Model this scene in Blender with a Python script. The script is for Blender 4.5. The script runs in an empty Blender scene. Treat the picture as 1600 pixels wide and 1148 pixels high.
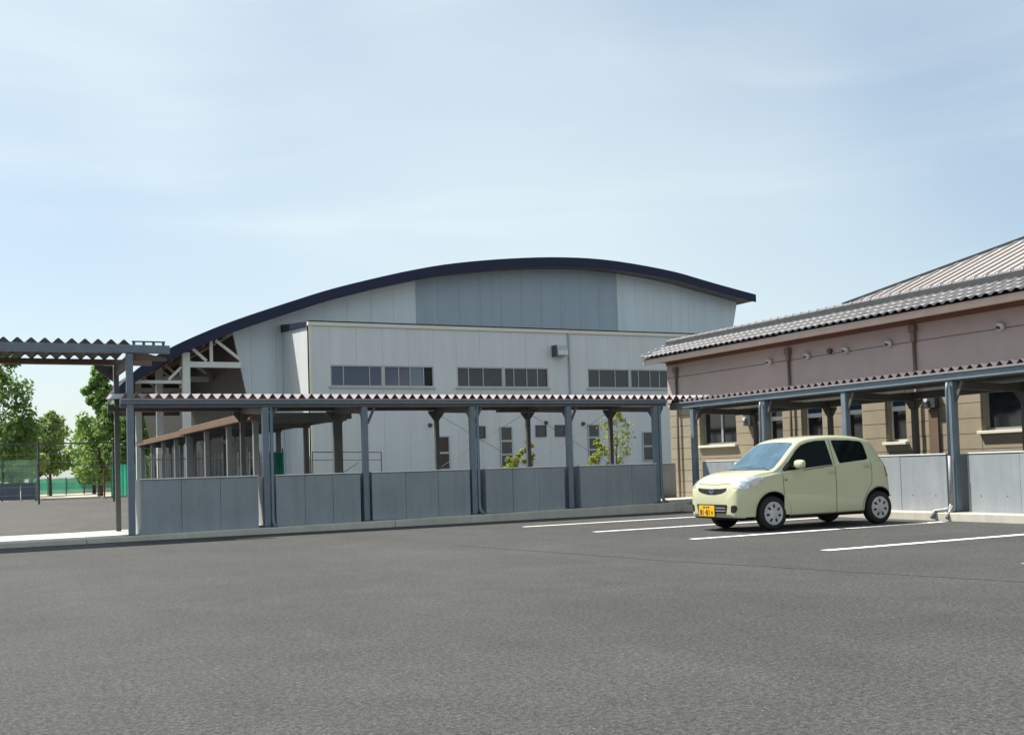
import bpy, bmesh, math, random
from mathutils import Vector, Matrix
from mathutils.bvhtree import BVHTree
random.seed(7)
SC = bpy.context.scene
COL = SC.collection
R = math.radians

# ------------------------------------------------------------------ camera
EYE = 1.15
def camera():
    yaw, pitch, roll = R(26.713), R(2.299), R(-1.7587)
    f = Vector((math.sin(yaw)*math.cos(pitch), math.cos(yaw)*math.cos(pitch), math.sin(pitch)))
    r = Vector((math.cos(yaw), -math.sin(yaw), 0)); u = r.cross(f)
    c, s = math.cos(roll), math.sin(roll)
    r2 = r*c + u*s; u2 = u*c - r*s
    cd = bpy.data.cameras.new('camera'); co = bpy.data.objects.new('camera', cd); COL.objects.link(co)
    co.matrix_world = Matrix(((r2.x, u2.x, -f.x, 0), (r2.y, u2.y, -f.y, 0), (r2.z, u2.z, -f.z, EYE), (0, 0, 0, 1)))
    cd.sensor_fit = 'HORIZONTAL'; cd.sensor_width = 36; cd.lens = 1705.78/1600*36
    cd.shift_y = (662.02-574)/1600
    cd.clip_start = .1; cd.clip_end = 3000
    SC.camera = co
camera()

# ------------------------------------------------------------------ world, sun, exposure
SUN = Vector((-.42, .48, 1)).normalized()          # towards the sun
SUN_EL = math.asin(SUN.z); SUN_AZ = math.atan2(SUN.x, SUN.y)
def world():
    w = bpy.data.worlds.new('World'); SC.world = w; w.use_nodes = True
    nt = w.node_tree; nt.nodes.clear(); N = nt.nodes.new; L = nt.links.new
    out = N('ShaderNodeOutputWorld'); bg = N('ShaderNodeBackground')
    sky = N('ShaderNodeTexSky'); sky.sky_type = 'NISHITA'; sky.sun_disc = False
    sky.sun_elevation = SUN_EL; sky.sun_rotation = SUN_AZ
    sky.air_density = 1.0; sky.dust_density = 1.2; sky.ozone_density = 1.6; sky.altitude = 20
    # thin veil of high cloud with a few wisps
    tc = N('ShaderNodeTexCoord')
    def noise(rot, off, scl, scale, det, rough, dist, lo, hi):
        mp = N('ShaderNodeMapping'); mp.inputs['Rotation'].default_value = [R(a) for a in rot]; mp.inputs['Scale'].default_value = scl; mp.inputs['Location'].default_value = off
        n = N('ShaderNodeTexNoise'); n.inputs['Scale'].default_value = scale; n.inputs['Detail'].default_value = det
        n.inputs['Roughness'].default_value = rough; n.inputs['Distortion'].default_value = dist
        mr = N('ShaderNodeMapRange'); mr.interpolation_type = 'SMOOTHSTEP'
        mr.inputs['From Min'].default_value = lo; mr.inputs['From Max'].default_value = hi
        L(tc.outputs['Generated'], mp.inputs[0]); L(mp.outputs[0], n.inputs[0]); L(n.outputs[0], mr.inputs[0]); return mr.outputs[0]
    veil = noise((0, 0, 0), (7, 2, 1), (1, 1, 1.6), 1.0, 3, .5, .2, .25, .75)
    wisp = noise((6, -12, 40), (0, 0, 0), (1.2, 2.4, 7.5), 1.25, 7, .52, .7, .47, .85)
    m1 = N('ShaderNodeMath'); m1.operation = 'MULTIPLY_ADD'; m1.inputs[1].default_value = .56; m1.inputs[2].default_value = .20; L(veil, m1.inputs[0])
    m2 = N('ShaderNodeMath'); m2.operation = 'MULTIPLY_ADD'; m2.inputs[1].default_value = .22; L(wisp, m2.inputs[0]); L(m1.outputs[0], m2.inputs[2])
    mx = N('ShaderNodeMixRGB'); mx.inputs[2].default_value = (6.1, 6.95, 6.85, 1)
    L(m2.outputs[0], mx.inputs[0]); L(sky.outputs[0], mx.inputs[1]); L(mx.outputs[0], bg.inputs[0])
    bg.inputs[1].default_value = .08; L(bg.outputs[0], out.inputs[0])
world()
sd = bpy.data.lights.new('sun', 'SUN'); sd.energy = 4.8; sd.angle = R(.55); sd.color = (1, .93, .83)
so = bpy.data.objects.new('sun', sd); COL.objects.link(so)
so.rotation_euler = (-SUN).to_track_quat('-Z', 'Y').to_euler(); so.location = (0, 0, 60)
SC.view_settings.view_transform = 'Standard'; SC.view_settings.look = 'None'
SC.view_settings.gamma = 1; SC.view_settings.exposure = 0.87; SC.view_settings.use_curve_mapping = False

# ------------------------------------------------------------------ materials
def mat(name, col, rough=.6, metal=0., var=.12, scale=3., bump=0., bscale=60., spec=.5, stretch=(1, 1, 1), dirt=None, coat=0.):
    m = bpy.data.materials.new(name); m.use_nodes = True
    nt = m.node_tree; b = nt.nodes['Principled BSDF']; N = nt.nodes.new; L = nt.links.new
    b.inputs['Roughness'].default_value = rough; b.inputs['Metallic'].default_value = metal
    b.inputs['Specular IOR Level'].default_value = spec; b.inputs['Coat Weight'].default_value = coat
    tc = N('ShaderNodeTexCoord'); mp = N('ShaderNodeMapping'); mp.inputs['Scale'].default_value = stretch
    geo = N('ShaderNodeNewGeometry'); L(geo.outputs['Position'], mp.inputs[0])
    n = N('ShaderNodeTexNoise'); n.inputs['Scale'].default_value = scale; n.inputs['Detail'].default_value = 6; n.inputs['Roughness'].default_value = .6
    L(mp.outputs[0], n.inputs[0])
    r = N('ShaderNodeValToRGB'); e = r.color_ramp.elements
    e[0].position = .3; e[1].position = .72
    d = dirt or [c*(1-var) for c in col]
    e[0].color = (*d, 1); e[1].color = (*[min(1, c*(1+var*.6)) for c in col], 1)
    L(n.outputs[0], r.inputs[0]); L(r.outputs[0], b.inputs['Base Color'])
    if bump:
        n2 = N('ShaderNodeTexNoise'); n2.inputs['Scale'].default_value = bscale; n2.inputs['Detail'].default_value = 4
        L(geo.outputs['Position'], n2.inputs[0])
        bp = N('ShaderNodeBump'); bp.inputs['Strength'].default_value = bump; bp.inputs['Distance'].default_value = .02
        L(n2.outputs[0], bp.inputs['Height']); L(bp.outputs[0], b.inputs['Normal'])
    return m

def asphalt_mat(name, col):
    m = bpy.data.materials.new(name); m.use_nodes = True
    nt = m.node_tree; b = nt.nodes['Principled BSDF']; N = nt.nodes.new; L = nt.links.new
    b.inputs['Roughness'].default_value = .88; b.inputs['Specular IOR Level'].default_value = .35
    geo = N('ShaderNodeNewGeometry')
    big = N('ShaderNodeTexNoise'); big.inputs['Scale'].default_value = .22; big.inputs['Detail'].default_value = 6; big.inputs['Roughness'].default_value = .6
    mid = N('ShaderNodeTexNoise'); mid.inputs['Scale'].default_value = 2.6; mid.inputs['Detail'].default_value = 8; mid.inputs['Roughness'].default_value = .72
    mp = N('ShaderNodeMapping'); mp.inputs['Scale'].default_value = (1, .12, 1); mp.inputs['Rotation'].default_value = (0, 0, R(-62))
    drag = N('ShaderNodeTexNoise'); drag.inputs['Scale'].default_value = .9; drag.inputs['Detail'].default_value = 5
    fine = N('ShaderNodeTexNoise'); fine.inputs['Scale'].default_value = 75; fine.inputs['Detail'].default_value = 3; fine.inputs['Roughness'].default_value = .7
    vor = N('ShaderNodeTexVoronoi'); vor.inputs['Scale'].default_value = 55
    spk = N('ShaderNodeTexVoronoi'); spk.inputs['Scale'].default_value = 7
    grit = N('ShaderNodeTexNoise'); grit.inputs['Scale'].default_value = 30; grit.inputs['Detail'].default_value = 2; grit.inputs['Roughness'].default_value = .6
    patch = N('ShaderNodeTexNoise'); patch.inputs['Scale'].default_value = .55; patch.inputs['Detail'].default_value = 3; patch.inputs['Distortion'].default_value = .8
    for t in (grit, patch, big, mid, fine, vor, spk): L(geo.outputs['Position'], t.inputs[0])
    L(geo.outputs['Position'], mp.inputs[0]); L(mp.outputs[0], drag.inputs[0])
    def ramp(src, p0, c0, p1, c1):
        r = N('ShaderNodeValToRGB'); e = r.color_ramp.elements
        e[0].position = p0; e[1].position = p1; e[0].color = (c0, c0, c0, 1); e[1].color = (c1, c1, c1, 1); L(src, r.inputs[0]); return r.outputs[0]
    def mul(a, c):
        x = N('ShaderNodeMixRGB'); x.blend_type = 'MULTIPLY'; x.inputs[0].default_value = 1; L(a, x.inputs[1]); L(c, x.inputs[2]); return x.outputs[0]
    base = N('ShaderNodeRGB'); base.outputs[0].default_value = col
    c = mul(base.outputs[0], ramp(big.outputs[0], .3, .86, .7, 1.1))
    c = mul(c, ramp(mid.outputs[0], .28, .84, .72, 1.14))
    c = mul(c, ramp(drag.outputs[0], .3, .92, .7, 1.06))
    c = mul(c, ramp(fine.outputs[0], .34, .5, .66, 1.5))
    c = mul(c, ramp(grit.outputs[0], .34, .62, .66, 1.38))
    c = mul(c, ramp(patch.outputs[0], .40, .93, .64, 1.03))
    c = mul(c, ramp(vor.outputs[0], .0, 1.25, .55, .78))
    # pale aggregate chips
    sx = N('ShaderNodeMixRGB'); sx.inputs[2].default_value = (.26, .25, .225, 1)
    L(ramp(spk.outputs[0], .015, 1, .05, 0), sx.inputs[0]); L(c, sx.inputs[1])
    L(sx.outputs[0], b.inputs['Base Color'])
    bp = N('ShaderNodeBump'); bp.inputs['Strength'].default_value = .8; bp.inputs['Distance'].default_value = .012
    L(fine.outputs[0], bp.inputs['Height']); L(bp.outputs[0], b.inputs['Normal'])
    return m

def concrete_mat(name, col, streak=.22):
    m = bpy.data.materials.new(name); m.use_nodes = True
    nt = m.node_tree; b = nt.nodes['Principled BSDF']; N = nt.nodes.new; L = nt.links.new
    b.inputs['Roughness'].default_value = .72; b.inputs['Specular IOR Level'].default_value = .5
    geo = N('ShaderNodeNewGeometry')
    mp = N('ShaderNodeMapping'); mp.inputs['Scale'].default_value = (5, 5, .5)
    st = N('ShaderNodeTexNoise'); st.inputs['Scale'].default_value = 1; st.inputs['Detail'].default_value = 6; st.inputs['Roughness'].default_value = .65
    cl = N('ShaderNodeTexNoise'); cl.inputs['Scale'].default_value = 1.7; cl.inputs['Detail'].default_value = 7
    sp = N('ShaderNodeTexNoise'); sp.inputs['Scale'].default_value = 45; sp.inputs['Detail'].default_value = 3
    L(geo.outputs['Position'], mp.inputs[0]); L(mp.outputs[0], st.inputs[0]); L(geo.outputs['Position'], cl.inputs[0]); L(geo.outputs['Position'], sp.inputs[0])
    cur = None
    for src, lo, hi in ((st, 1-streak, 1.08), (cl, .93, 1.05), (sp, .92, 1.06)):
        r = N('ShaderNodeValToRGB'); e = r.color_ramp.elements; e[0].position = .32; e[1].position = .68
        e[0].color = (lo, lo, lo, 1); e[1].color = (hi, hi, hi, 1); L(src.outputs[0], r.inputs[0])
        x = N('ShaderNodeMixRGB'); x.blend_type = 'MULTIPLY'; x.inputs[0].default_value = 1
        if cur is None: x.inputs[1].default_value = (*col, 1)
        else: L(cur, x.inputs[1])
        L(r.outputs[0], x.inputs[2]); cur = x.outputs[0]
    L(cur, b.inputs['Base Color'])
    bp = N('ShaderNodeBump'); bp.inputs['Strength'].default_value = .25; bp.inputs['Distance'].default_value = .01
    L(sp.outputs[0], bp.inputs['Height']); L(bp.outputs[0], b.inputs['Normal'])
    return m

def leaf_mat(name, c0, c1):
    m = bpy.data.materials.new(name); m.use_nodes = True
    nt = m.node_tree; b = nt.nodes['Principled BSDF']; N = nt.nodes.new; L = nt.links.new
    b.inputs['Roughness'].default_value = .55; b.inputs['Specular IOR Level'].default_value = .3
    geo = N('ShaderNodeNewGeometry'); r = N('ShaderNodeValToRGB'); e = r.color_ramp.elements
    e[0].color = (*c0, 1); e[1].color = (*c1, 1); L(geo.outputs['Random Per Island'], r.inputs[0])
    L(r.outputs[0], b.inputs['Base Color'])
    tr = N('ShaderNodeBsdfTranslucent'); L(r.outputs[0], tr.inputs[0])
    mx = N('ShaderNodeMixShader'); mx.inputs[0].default_value = .5
    L(b.outputs[0], mx.inputs[1]); L(tr.outputs[0], mx.inputs[2]); L(mx.outputs[0], nt.nodes['Material Output'].inputs[0])
    return m

def glass_mat(name, col, rough=.05):
    m = mat(name, col, rough, 0, .1, .7, spec=.6); return m

def net_mat(name, col, alpha):
    m = bpy.data.materials.new(name); m.use_nodes = True
    nt = m.node_tree; b = nt.nodes['Principled BSDF']; N = nt.nodes.new; L = nt.links.new
    b.inputs['Roughness'].default_value = .8
    geo = N('ShaderNodeNewGeometry'); n = N('ShaderNodeTexNoise'); n.inputs['Scale'].default_value = .8; n.inputs['Detail'].default_value = 4
    L(geo.outputs['Position'], n.inputs[0]); r = N('ShaderNodeValToRGB'); e = r.color_ramp.elements
    e[0].position = .3; e[1].position = .7
    e[0].color = (*[c*.7 for c in col], 1); e[1].color = (*[c*1.2 for c in col], 1); L(n.outputs[0], r.inputs[0]); L(r.outputs[0], b.inputs['Base Color'])
    tr = N('ShaderNodeBsdfTranslucent'); L(r.outputs[0], tr.inputs[0])
    mx = N('ShaderNodeMixShader'); mx.inputs[0].default_value = .5; L(b.outputs[0], mx.inputs[1]); L(tr.outputs[0], mx.inputs[2])
    tp = N('ShaderNodeBsdfTransparent'); m2 = N('ShaderNodeMixShader'); m2.inputs[0].default_value = alpha
    L(tp.outputs[0], m2.inputs[1]); L(mx.outputs[0], m2.inputs[2]); L(m2.outputs[0], nt.nodes['Material Output'].inputs[0])
    return m

M = {}
M['asphalt'] = asphalt_mat('asphalt', (.0665, .0675, .0665, 1))
M['asphalt2'] = asphalt_mat('old_asphalt', (.084, .083, .079, 1))
M['line'] = mat('road_paint', (.82, .82, .80), .75, scale=22, bump=.3, bscale=90, dirt=(.34, .34, .33))
e = M['line'].node_tree.nodes['Color Ramp'].color_ramp.elements; e[0].position = .36; e[1].position = .50
M['crack'] = mat('asphalt_joint', (.040, .040, .039), .9, var=.3, scale=14)
M['wjoint'] = mat('wall_joint_grey', (.14, .15, .155), .8)  # grey core colour showing between the wall panels
M['top_highlight'] = mat('pale_top_highlight', (.74, .74, .72), .6, .0, .1, 4)  # pale colour standing in for the highlight along the wall tops
M['kerb'] = concrete_mat('kerb_concrete', (.50, .48, .42), .12)
M['gravel'] = mat('pale_gravel', (.40, .37, .29), .9, var=.3, scale=2.5, bump=.3)
M['wallc'] = concrete_mat('wall_concrete', (.256, .287, .312), .08)
M['steel'] = mat('blue_grey_steel', (.145, .185, .225), .42, .0, .16, 4, bump=.03, bscale=30)
M['steeld'] = mat('dark_grey_steel', (.085, .088, .09), .5, .0, .18, 4)
M['galv'] = mat('galvanised_pipe', (.26, .27, .28), .45, .2, .15, 8)
M['sheet'] = mat('folded_sheet_top', (.27, .235, .255), .42, .15, .16, 2.5)
M['sheetu'] = mat('rust_red_underside', (.16, .055, .042), .65, .0, .25, 3)
M['sheetd'] = mat('brown_underside', (.15, .10, .075), .65, .0, .25, 3)
M['sheetg'] = mat('grey_brown_sheet', (.06, .062, .068), .6, .0, .2, 3)
M['soffg'] = mat('grey_beige_soffit', (.20, .19, .175), .6, .0, .15, 2)
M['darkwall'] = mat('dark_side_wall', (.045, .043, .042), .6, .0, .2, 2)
M['navy'] = mat('navy_fascia', (.018, .023, .052), .5, .0, .12, 2, spec=.2)
M['clad'] = mat('pale_cladding', (.565, .635, .68), .5, .0, .09, 1.0, stretch=(1.6, 1.6, .16))
M['clad2'] = mat('pale_cladding_warm', (.575, .60, .61), .5, .0, .09, 1.0, stretch=(1.6, 1.6, .16))
M['cladg'] = mat('slate_grey_cladding', (.30, .37, .435), .5, .0, .09, 1.0, stretch=(1.6, 1.6, .16))
M['joint'] = mat('dark_joint', (.12, .125, .13), .8)
M['cjoint'] = mat('cladding_joint', (.22, .235, .24), .8)
M['cream'] = mat('cream_trim', (.66, .64, .54), .5, .0, .06, 2)
M['white'] = mat('white_steel', (.62, .62, .6), .45, .0, .08, 2)
M['frame'] = mat('aluminium_frame', (.36, .39, .40), .35, .4, .08, 5)
M['framed'] = mat('dark_frame', (.05, .055, .06), .45, .0, .08, 5)
M['glassb'] = glass_mat('blue_window_glass', (.02, .05, .105), .12)
M['glassd'] = glass_mat('dark_window_glass', (.012, .014, .018))
M['blind'] = mat('pale_blind_behind_glass', (.10, .15, .20), .15)
M['glassp'] = mat('grey_purple_window_glass', (.035, .03, .045), .1, .0, .35, 1.5)
M['black'] = mat('black_opening', (.006, .006, .008), .7)
M['pink'] = mat('pink_render', (.405, .335, .315), .8, .0, .07, 1.6, bump=.1, bscale=80)
M['buff'] = mat('buff_siding', (.285, .25, .185), .8, .0, .12, 1.8, bump=.15, bscale=50)
M['tile'] = mat('glazed_roof_tile', (.118, .12, .13), .52, .0, .4, 6)
M['bed'] = mat('dark_ridge_bed', (.045, .05, .053), .6, .0, .3, 6)
M['tiler'] = mat('glazed_ridge_tile', (.20, .195, .215), .3, .0, .22, 5)
M['metalroof'] = mat('weathered_metal_roof', (.58, .53, .51), .5, .1, .12, 1.5)
M['fasc'] = mat('pink_fascia', (.50, .385, .32), .6, .0, .1, 2)
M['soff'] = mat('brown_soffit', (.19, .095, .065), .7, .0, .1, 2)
M['bark'] = mat('bark', (.10, .075, .055), .9, .0, .3, 9, bump=.4, bscale=40)
M['leafd'] = leaf_mat('dark_leaves', (.11, .19, .06), (.22, .33, .10))
M['leafm'] = leaf_mat('mid_leaves', (.13, .23, .06), (.27, .40, .12))
M['leafo'] = leaf_mat('olive_leaves', (.19, .28, .08), (.34, .44, .15))
M['leafy'] = leaf_mat('yellow_green_leaves', (.19, .235, .05), (.38, .41, .10))
M['net'] = net_mat('green_net', (.03, .26, .17), .88)
M['netb'] = net_mat('bright_green_net', (.05, .42, .27), .96)
M['netp'] = net_mat('pale_green_net', (.14, .26, .2), .4)
M['bluewall'] = mat('blue_grey_gate_panel', (.11, .135, .18), .6, .0, .1, 2)
M['redpole'] = mat('red_brown_pole', (.17, .05, .045), .6)
M['paint'] = mat('pale_lime_car_paint', (.505, .52, .345), .28, .0, .02, 2, spec=.5, coat=.6)
M['cglass'] = mat('dark_car_glass', (.005, .009, .008), .05, spec=.1)
M['wglass'] = mat('windscreen_glass', (.055, .115, .165), .04, .0, .35, 4, spec=1.0)
M['rubber'] = mat('tyre_rubber', (.012, .012, .013), .8)
M['hub'] = mat('silver_hubcap', (.46, .47, .48), .35, .35, .05, 5)
M['trim'] = mat('black_trim', (.010, .010, .011), .5)
M['seam'] = mat('panel_gap', (.13, .135, .09), .7)
M['chrome'] = mat('chrome', (.75, .76, .78), .15, .9, .05, 5)
M['lens'] = mat('headlight_lens', (.60, .64, .68), .1, .25, .3, 18, spec=.8)
M['orange'] = mat('orange_lens', (.55, .12, .02), .2)
M['redlens'] = mat('red_lens', (.36, .035, .02), .15)
M['plate'] = mat('yellow_plate', (.72, .42, .005), .45, .0, .05, 3)
M['platetx'] = mat('plate_lettering', (.02, .02, .02), .6)
M['badge'] = mat('blue_badge', (.02, .035, .12), .2)

# ------------------------------------------------------------------ mesh helpers
class MB:
    def __init__(s): s.v = []; s.f = []; s.m = []
    def add(s, vs, fs, mi=0):
        b = len(s.v); s.v += [tuple(x) for x in vs]; s.f += [tuple(b+i for i in f) for f in fs]; s.m += [mi]*len(fs); return s
    def box(s, x0, x1, y0, y1, z0, z1, mi=0):
        return s.add([(x0,y0,z0),(x1,y0,z0),(x1,y1,z0),(x0,y1,z0),(x0,y0,z1),(x1,y0,z1),(x1,y1,z1),(x0,y1,z1)],
                     [(0,3,2,1),(4,5,6,7),(0,1,5,4),(1,2,6,5),(2,3,7,6),(3,0,4,7)], mi)
    def bar(s, a, b, w, h, mi=0):
        a, b = Vector(a), Vector(b); d = (b-a).normalized()
        up = Vector((0,0,1)) if abs(d.z) < .95 else Vector((0,1,0))
        x = d.cross(up).normalized(); y = x.cross(d).normalized()
        vs = [p + x*sx*w/2 + y*sy*h/2 for p in (a, b) for sx, sy in ((-1,-1),(1,-1),(1,1),(-1,1))]
        return s.add(vs, [(0,1,2,3),(7,6,5,4),(0,4,5,1),(1,5,6,2),(2,6,7,3),(3,7,4,0)], mi)
    def tube(s, pts, r, n=8, mi=0, cap=True):
        pts = [Vector(p) for p in pts]; rs = r if isinstance(r, (list, tuple)) else [r]*len(pts)
        b = len(s.v); prev = None
        for i, p in enumerate(pts):
            d = (pts[min(i+1, len(pts)-1)] - pts[max(i-1, 0)]).normalized()
            if prev is None:
                up = Vector((0,0,1)) if abs(d.z) < .9 else Vector((1,0,0)); x = d.cross(up).normalized()
            else: x = (prev - d*prev.dot(d)).normalized()
            prev = x; y = d.cross(x)
            s.v += [tuple(p + (x*math.cos(2*math.pi*k/n) + y*math.sin(2*math.pi*k/n))*rs[i]) for k in range(n)]
        for i in range(len(pts)-1):
            for k in range(n):
                s.f.append((b+i*n+k, b+i*n+(k+1)%n, b+(i+1)*n+(k+1)%n, b+(i+1)*n+k)); s.m.append(mi)
        if cap:
            s.f.append(tuple(b+k for k in reversed(range(n)))); s.m.append(mi)
            s.f.append(tuple(b+(len(pts)-1)*n+k for k in range(n))); s.m.append(mi)
        return s
    def prism(s, poly, o, a, b, c, t, mi=0):      # polygon in plane (o; a, b) pushed along c by t
        o, a, b, c = Vector(o), Vector(a), Vector(b), Vector(c); n = len(poly)
        vs = [o + a*p + b*q for p, q in poly] + [o + a*p + b*q + c*t for p, q in poly]
        return s.add(vs, [tuple(range(n)), tuple(reversed(range(n, 2*n)))] + [(i, i+n, (i+1) % n + n, (i+1) % n) for i in range(n)], mi)
    def mesh(s, name, mats, smooth=False, fix=True):
        me = bpy.data.meshes.new(name); me.from_pydata(s.v, [], s.f)
        for m in (mats if isinstance(mats, (list, tuple)) else [mats]): me.materials.append(m)
        me.polygons.foreach_set('material_index', s.m)
        if fix:
            bm = bmesh.new(); bm.from_mesh(me); bmesh.ops.recalc_face_normals(bm, faces=bm.faces); bm.to_mesh(me); bm.free()
        if smooth: me.polygons.foreach_set('use_smooth', [True]*len(me.polygons))
        me.update(); return me
    def build(s, name, mats, parent=None, smooth=False, bevel=0, fix=True):
        o = link(name, s.mesh(name, mats, smooth, fix), parent)
        if bevel: bev(o, bevel)
        return o
def bev(o, w, seg=2):
    b = o.modifiers.new('bevel', 'BEVEL'); b.width = w; b.segments = seg; b.limit_method = 'ANGLE'; b.angle_limit = R(40)
def link(name, me, parent=None, loc=None, rot=None):
    o = bpy.data.objects.new(name, me); COL.objects.link(o)
    if parent: o.parent = parent
    if loc is not None: o.location = loc
    if rot is not None: o.rotation_euler = rot
    return o
def tag(o, label=None, cat=None, group=None, kind=None):
    if label: o['label'] = label
    if cat: o['category'] = cat
    if group: o['group'] = group
    if kind: o['kind'] = kind
    return o
def thing(name, label, cat, loc=(0,0,0), rz=0, group=None):
    o = bpy.data.objects.new(name, None); COL.objects.link(o); o.location = loc; o.rotation_euler = (0,0,rz); o.empty_display_size = .2
    return tag(o, label, cat, group)
def rel(mb, o):                                     # world coordinates -> coordinates of an unrotated thing
    L = o.location; mb.v = [(x-L.x, y-L.y, z-L.z) for x, y, z in mb.v]; return mb

# ------------------------------------------------------------------ ground
def ground():
    n = 1500
    o = MB().add([(-n,-n,0),(n,-n,0),(n,n,0),(-n,n,0)], [(0,1,2,3)]).build('ground', M['asphalt'])
    tag(o, kind='structure')
    # pale gravel strip beyond the rear yard
    o = MB().add([(-60,76,.004),(60,76,.004),(60,170,.004),(-60,170,.004)], [(0,1,2,3)]).build('gravel_strip', M['gravel']); tag(o, kind='structure')
    o = MB().box(4.4, 40, 75.6, 75.9, -.05, .12).build('yard_kerb', M['kerb'], bevel=.02); tag(o, kind='structure')
    # paler old asphalt of the rear yard
    o = MB().add([(-60,24.31,.004),(60,24.31,.004),(60,75.59,.004),(-60,75.59,.004)], [(0,1,2,3)]).build('rear_yard', M['asphalt2']); tag(o, kind='structure')
    # paved pads that carry the walkways
    padL = MB(); y0, y1 = 21.42, 24.3
    for a, b in ((-14, 2.0), (2.0, 8.0), (8.0, 17.2)):
        z = lambda u: .09 if u < 3 else .09 + (u-3)*.010
        x0, x1 = a+.004, b-.004
        padL.add([(x0,y0,-.1),(x1,y0,-.1),(x1,y1,-.1),(x0,y1,-.1),(x0,y0,z(a)),(x1,y0,z(b)),(x1,y1,z(b)),(x0,y1,z(a))],
                 [(0,3,2,1),(4,5,6,7),(0,1,5,4),(1,2,6,5),(2,3,7,6),(3,0,4,7)])
    tag(padL.build('walkway_pavement', M['kerb'], bevel=.015), kind='structure')
    pr = MB()
    ys = [-4, 3, 9, 15, 21.41]
    for a, b in zip(ys, ys[1:]): pr.box(15.22, 18.1, a+.004, b-.004, -.1, .14)
    pr.box(17.205, 18.1, 21.42, 25.9, -.1, .15)
    tag(pr.build('walkway_pavement', M['kerb'], bevel=.015), kind='structure')
    # bay lines
    for v, a, b in ((18.85,9.66,15.0),(16.26,9.70,15.0),(13.46,9.72,15.0),(10.48,9.58,15.0),(7.7,9.74,15.0)):
        mb = MB(); n = 40; w = .075
        vs = []
        for i in range(n+1):
            u = a + (b-a)*i/n; j = random.uniform(-.006,.006); k = random.uniform(-.006,.006)
            vs += [(u, v-w+j, .004), (u, v+w+k, .004)]
        mb.add(vs, [(2*i, 2*i+2, 2*i+3, 2*i+1) for i in range(n)])
        tag(mb.build('parking_line', M['line']), kind='structure')
    # old paving joint wandering across the lot
    pts = [(6.7,15.3),(7.0,13.2),(7.25,11.8),(7.4,10.6),(7.7,9.6),(7.9,8.6),(8.15,7.6),(8.4,6.6),(8.6,5.6)]
    mb = MB(); vs = []
    N = 120
    for i in range(N+1):
        t = i/N*(len(pts)-1); k = min(int(t), len(pts)-2); q = t-k
        x = pts[k][0]*(1-q)+pts[k+1][0]*q + random.uniform(-.02,.02); y = pts[k][1]*(1-q)+pts[k+1][1]*q
        w = random.uniform(.008,.026)
        vs += [(x-w,y,.003),(x+w,y,.003)]
    mb.add(vs, [(2*i,2*i+1,2*i+3,2*i+2) for i in range(N)])
    tag(mb.build('paving_joint', M['crack']), kind='structure')
ground()

# ------------------------------------------------------------------ gymnasium
ARC = [(5.20,4.56),(5.90,5.31),(7.02,6.06),(8.54,6.79),(9.79,7.31),(11.72,8.01),(13.38,8.60),(15.13,9.10),(16.91,9.57),(18.78,9.98),(21.41,10.35),(24.18,10.60),(26.90,10.64),(30.49,10.30),(32.36,9.92),(34.29,9.57),(35.48,9.37)]
def smooth_arc(pts, it=2):
    for _ in range(it):
        q = [pts[0]]
        for a, b in zip(pts, pts[1:]):
            q += [(a[0]*.75+b[0]*.25, a[1]*.75+b[1]*.25), (a[0]*.25+b[0]*.75, a[1]*.25+b[1]*.75)]
        pts = q+[pts[-1]]
    return pts
ARCS = smooth_arc(ARC)
def arc_z(u):
    for (a, za), (b, zb) in zip(ARCS, ARCS[1:]):
        if a <= u <= b: return za + (zb-za)*(u-a)/(b-a)
    return ARCS[0][1] if u < ARCS[0][0] else ARCS[-1][1]
def fas_t(u): return .40 if u < 20 else max(.32, .40-(u-20)*.006)
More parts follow.
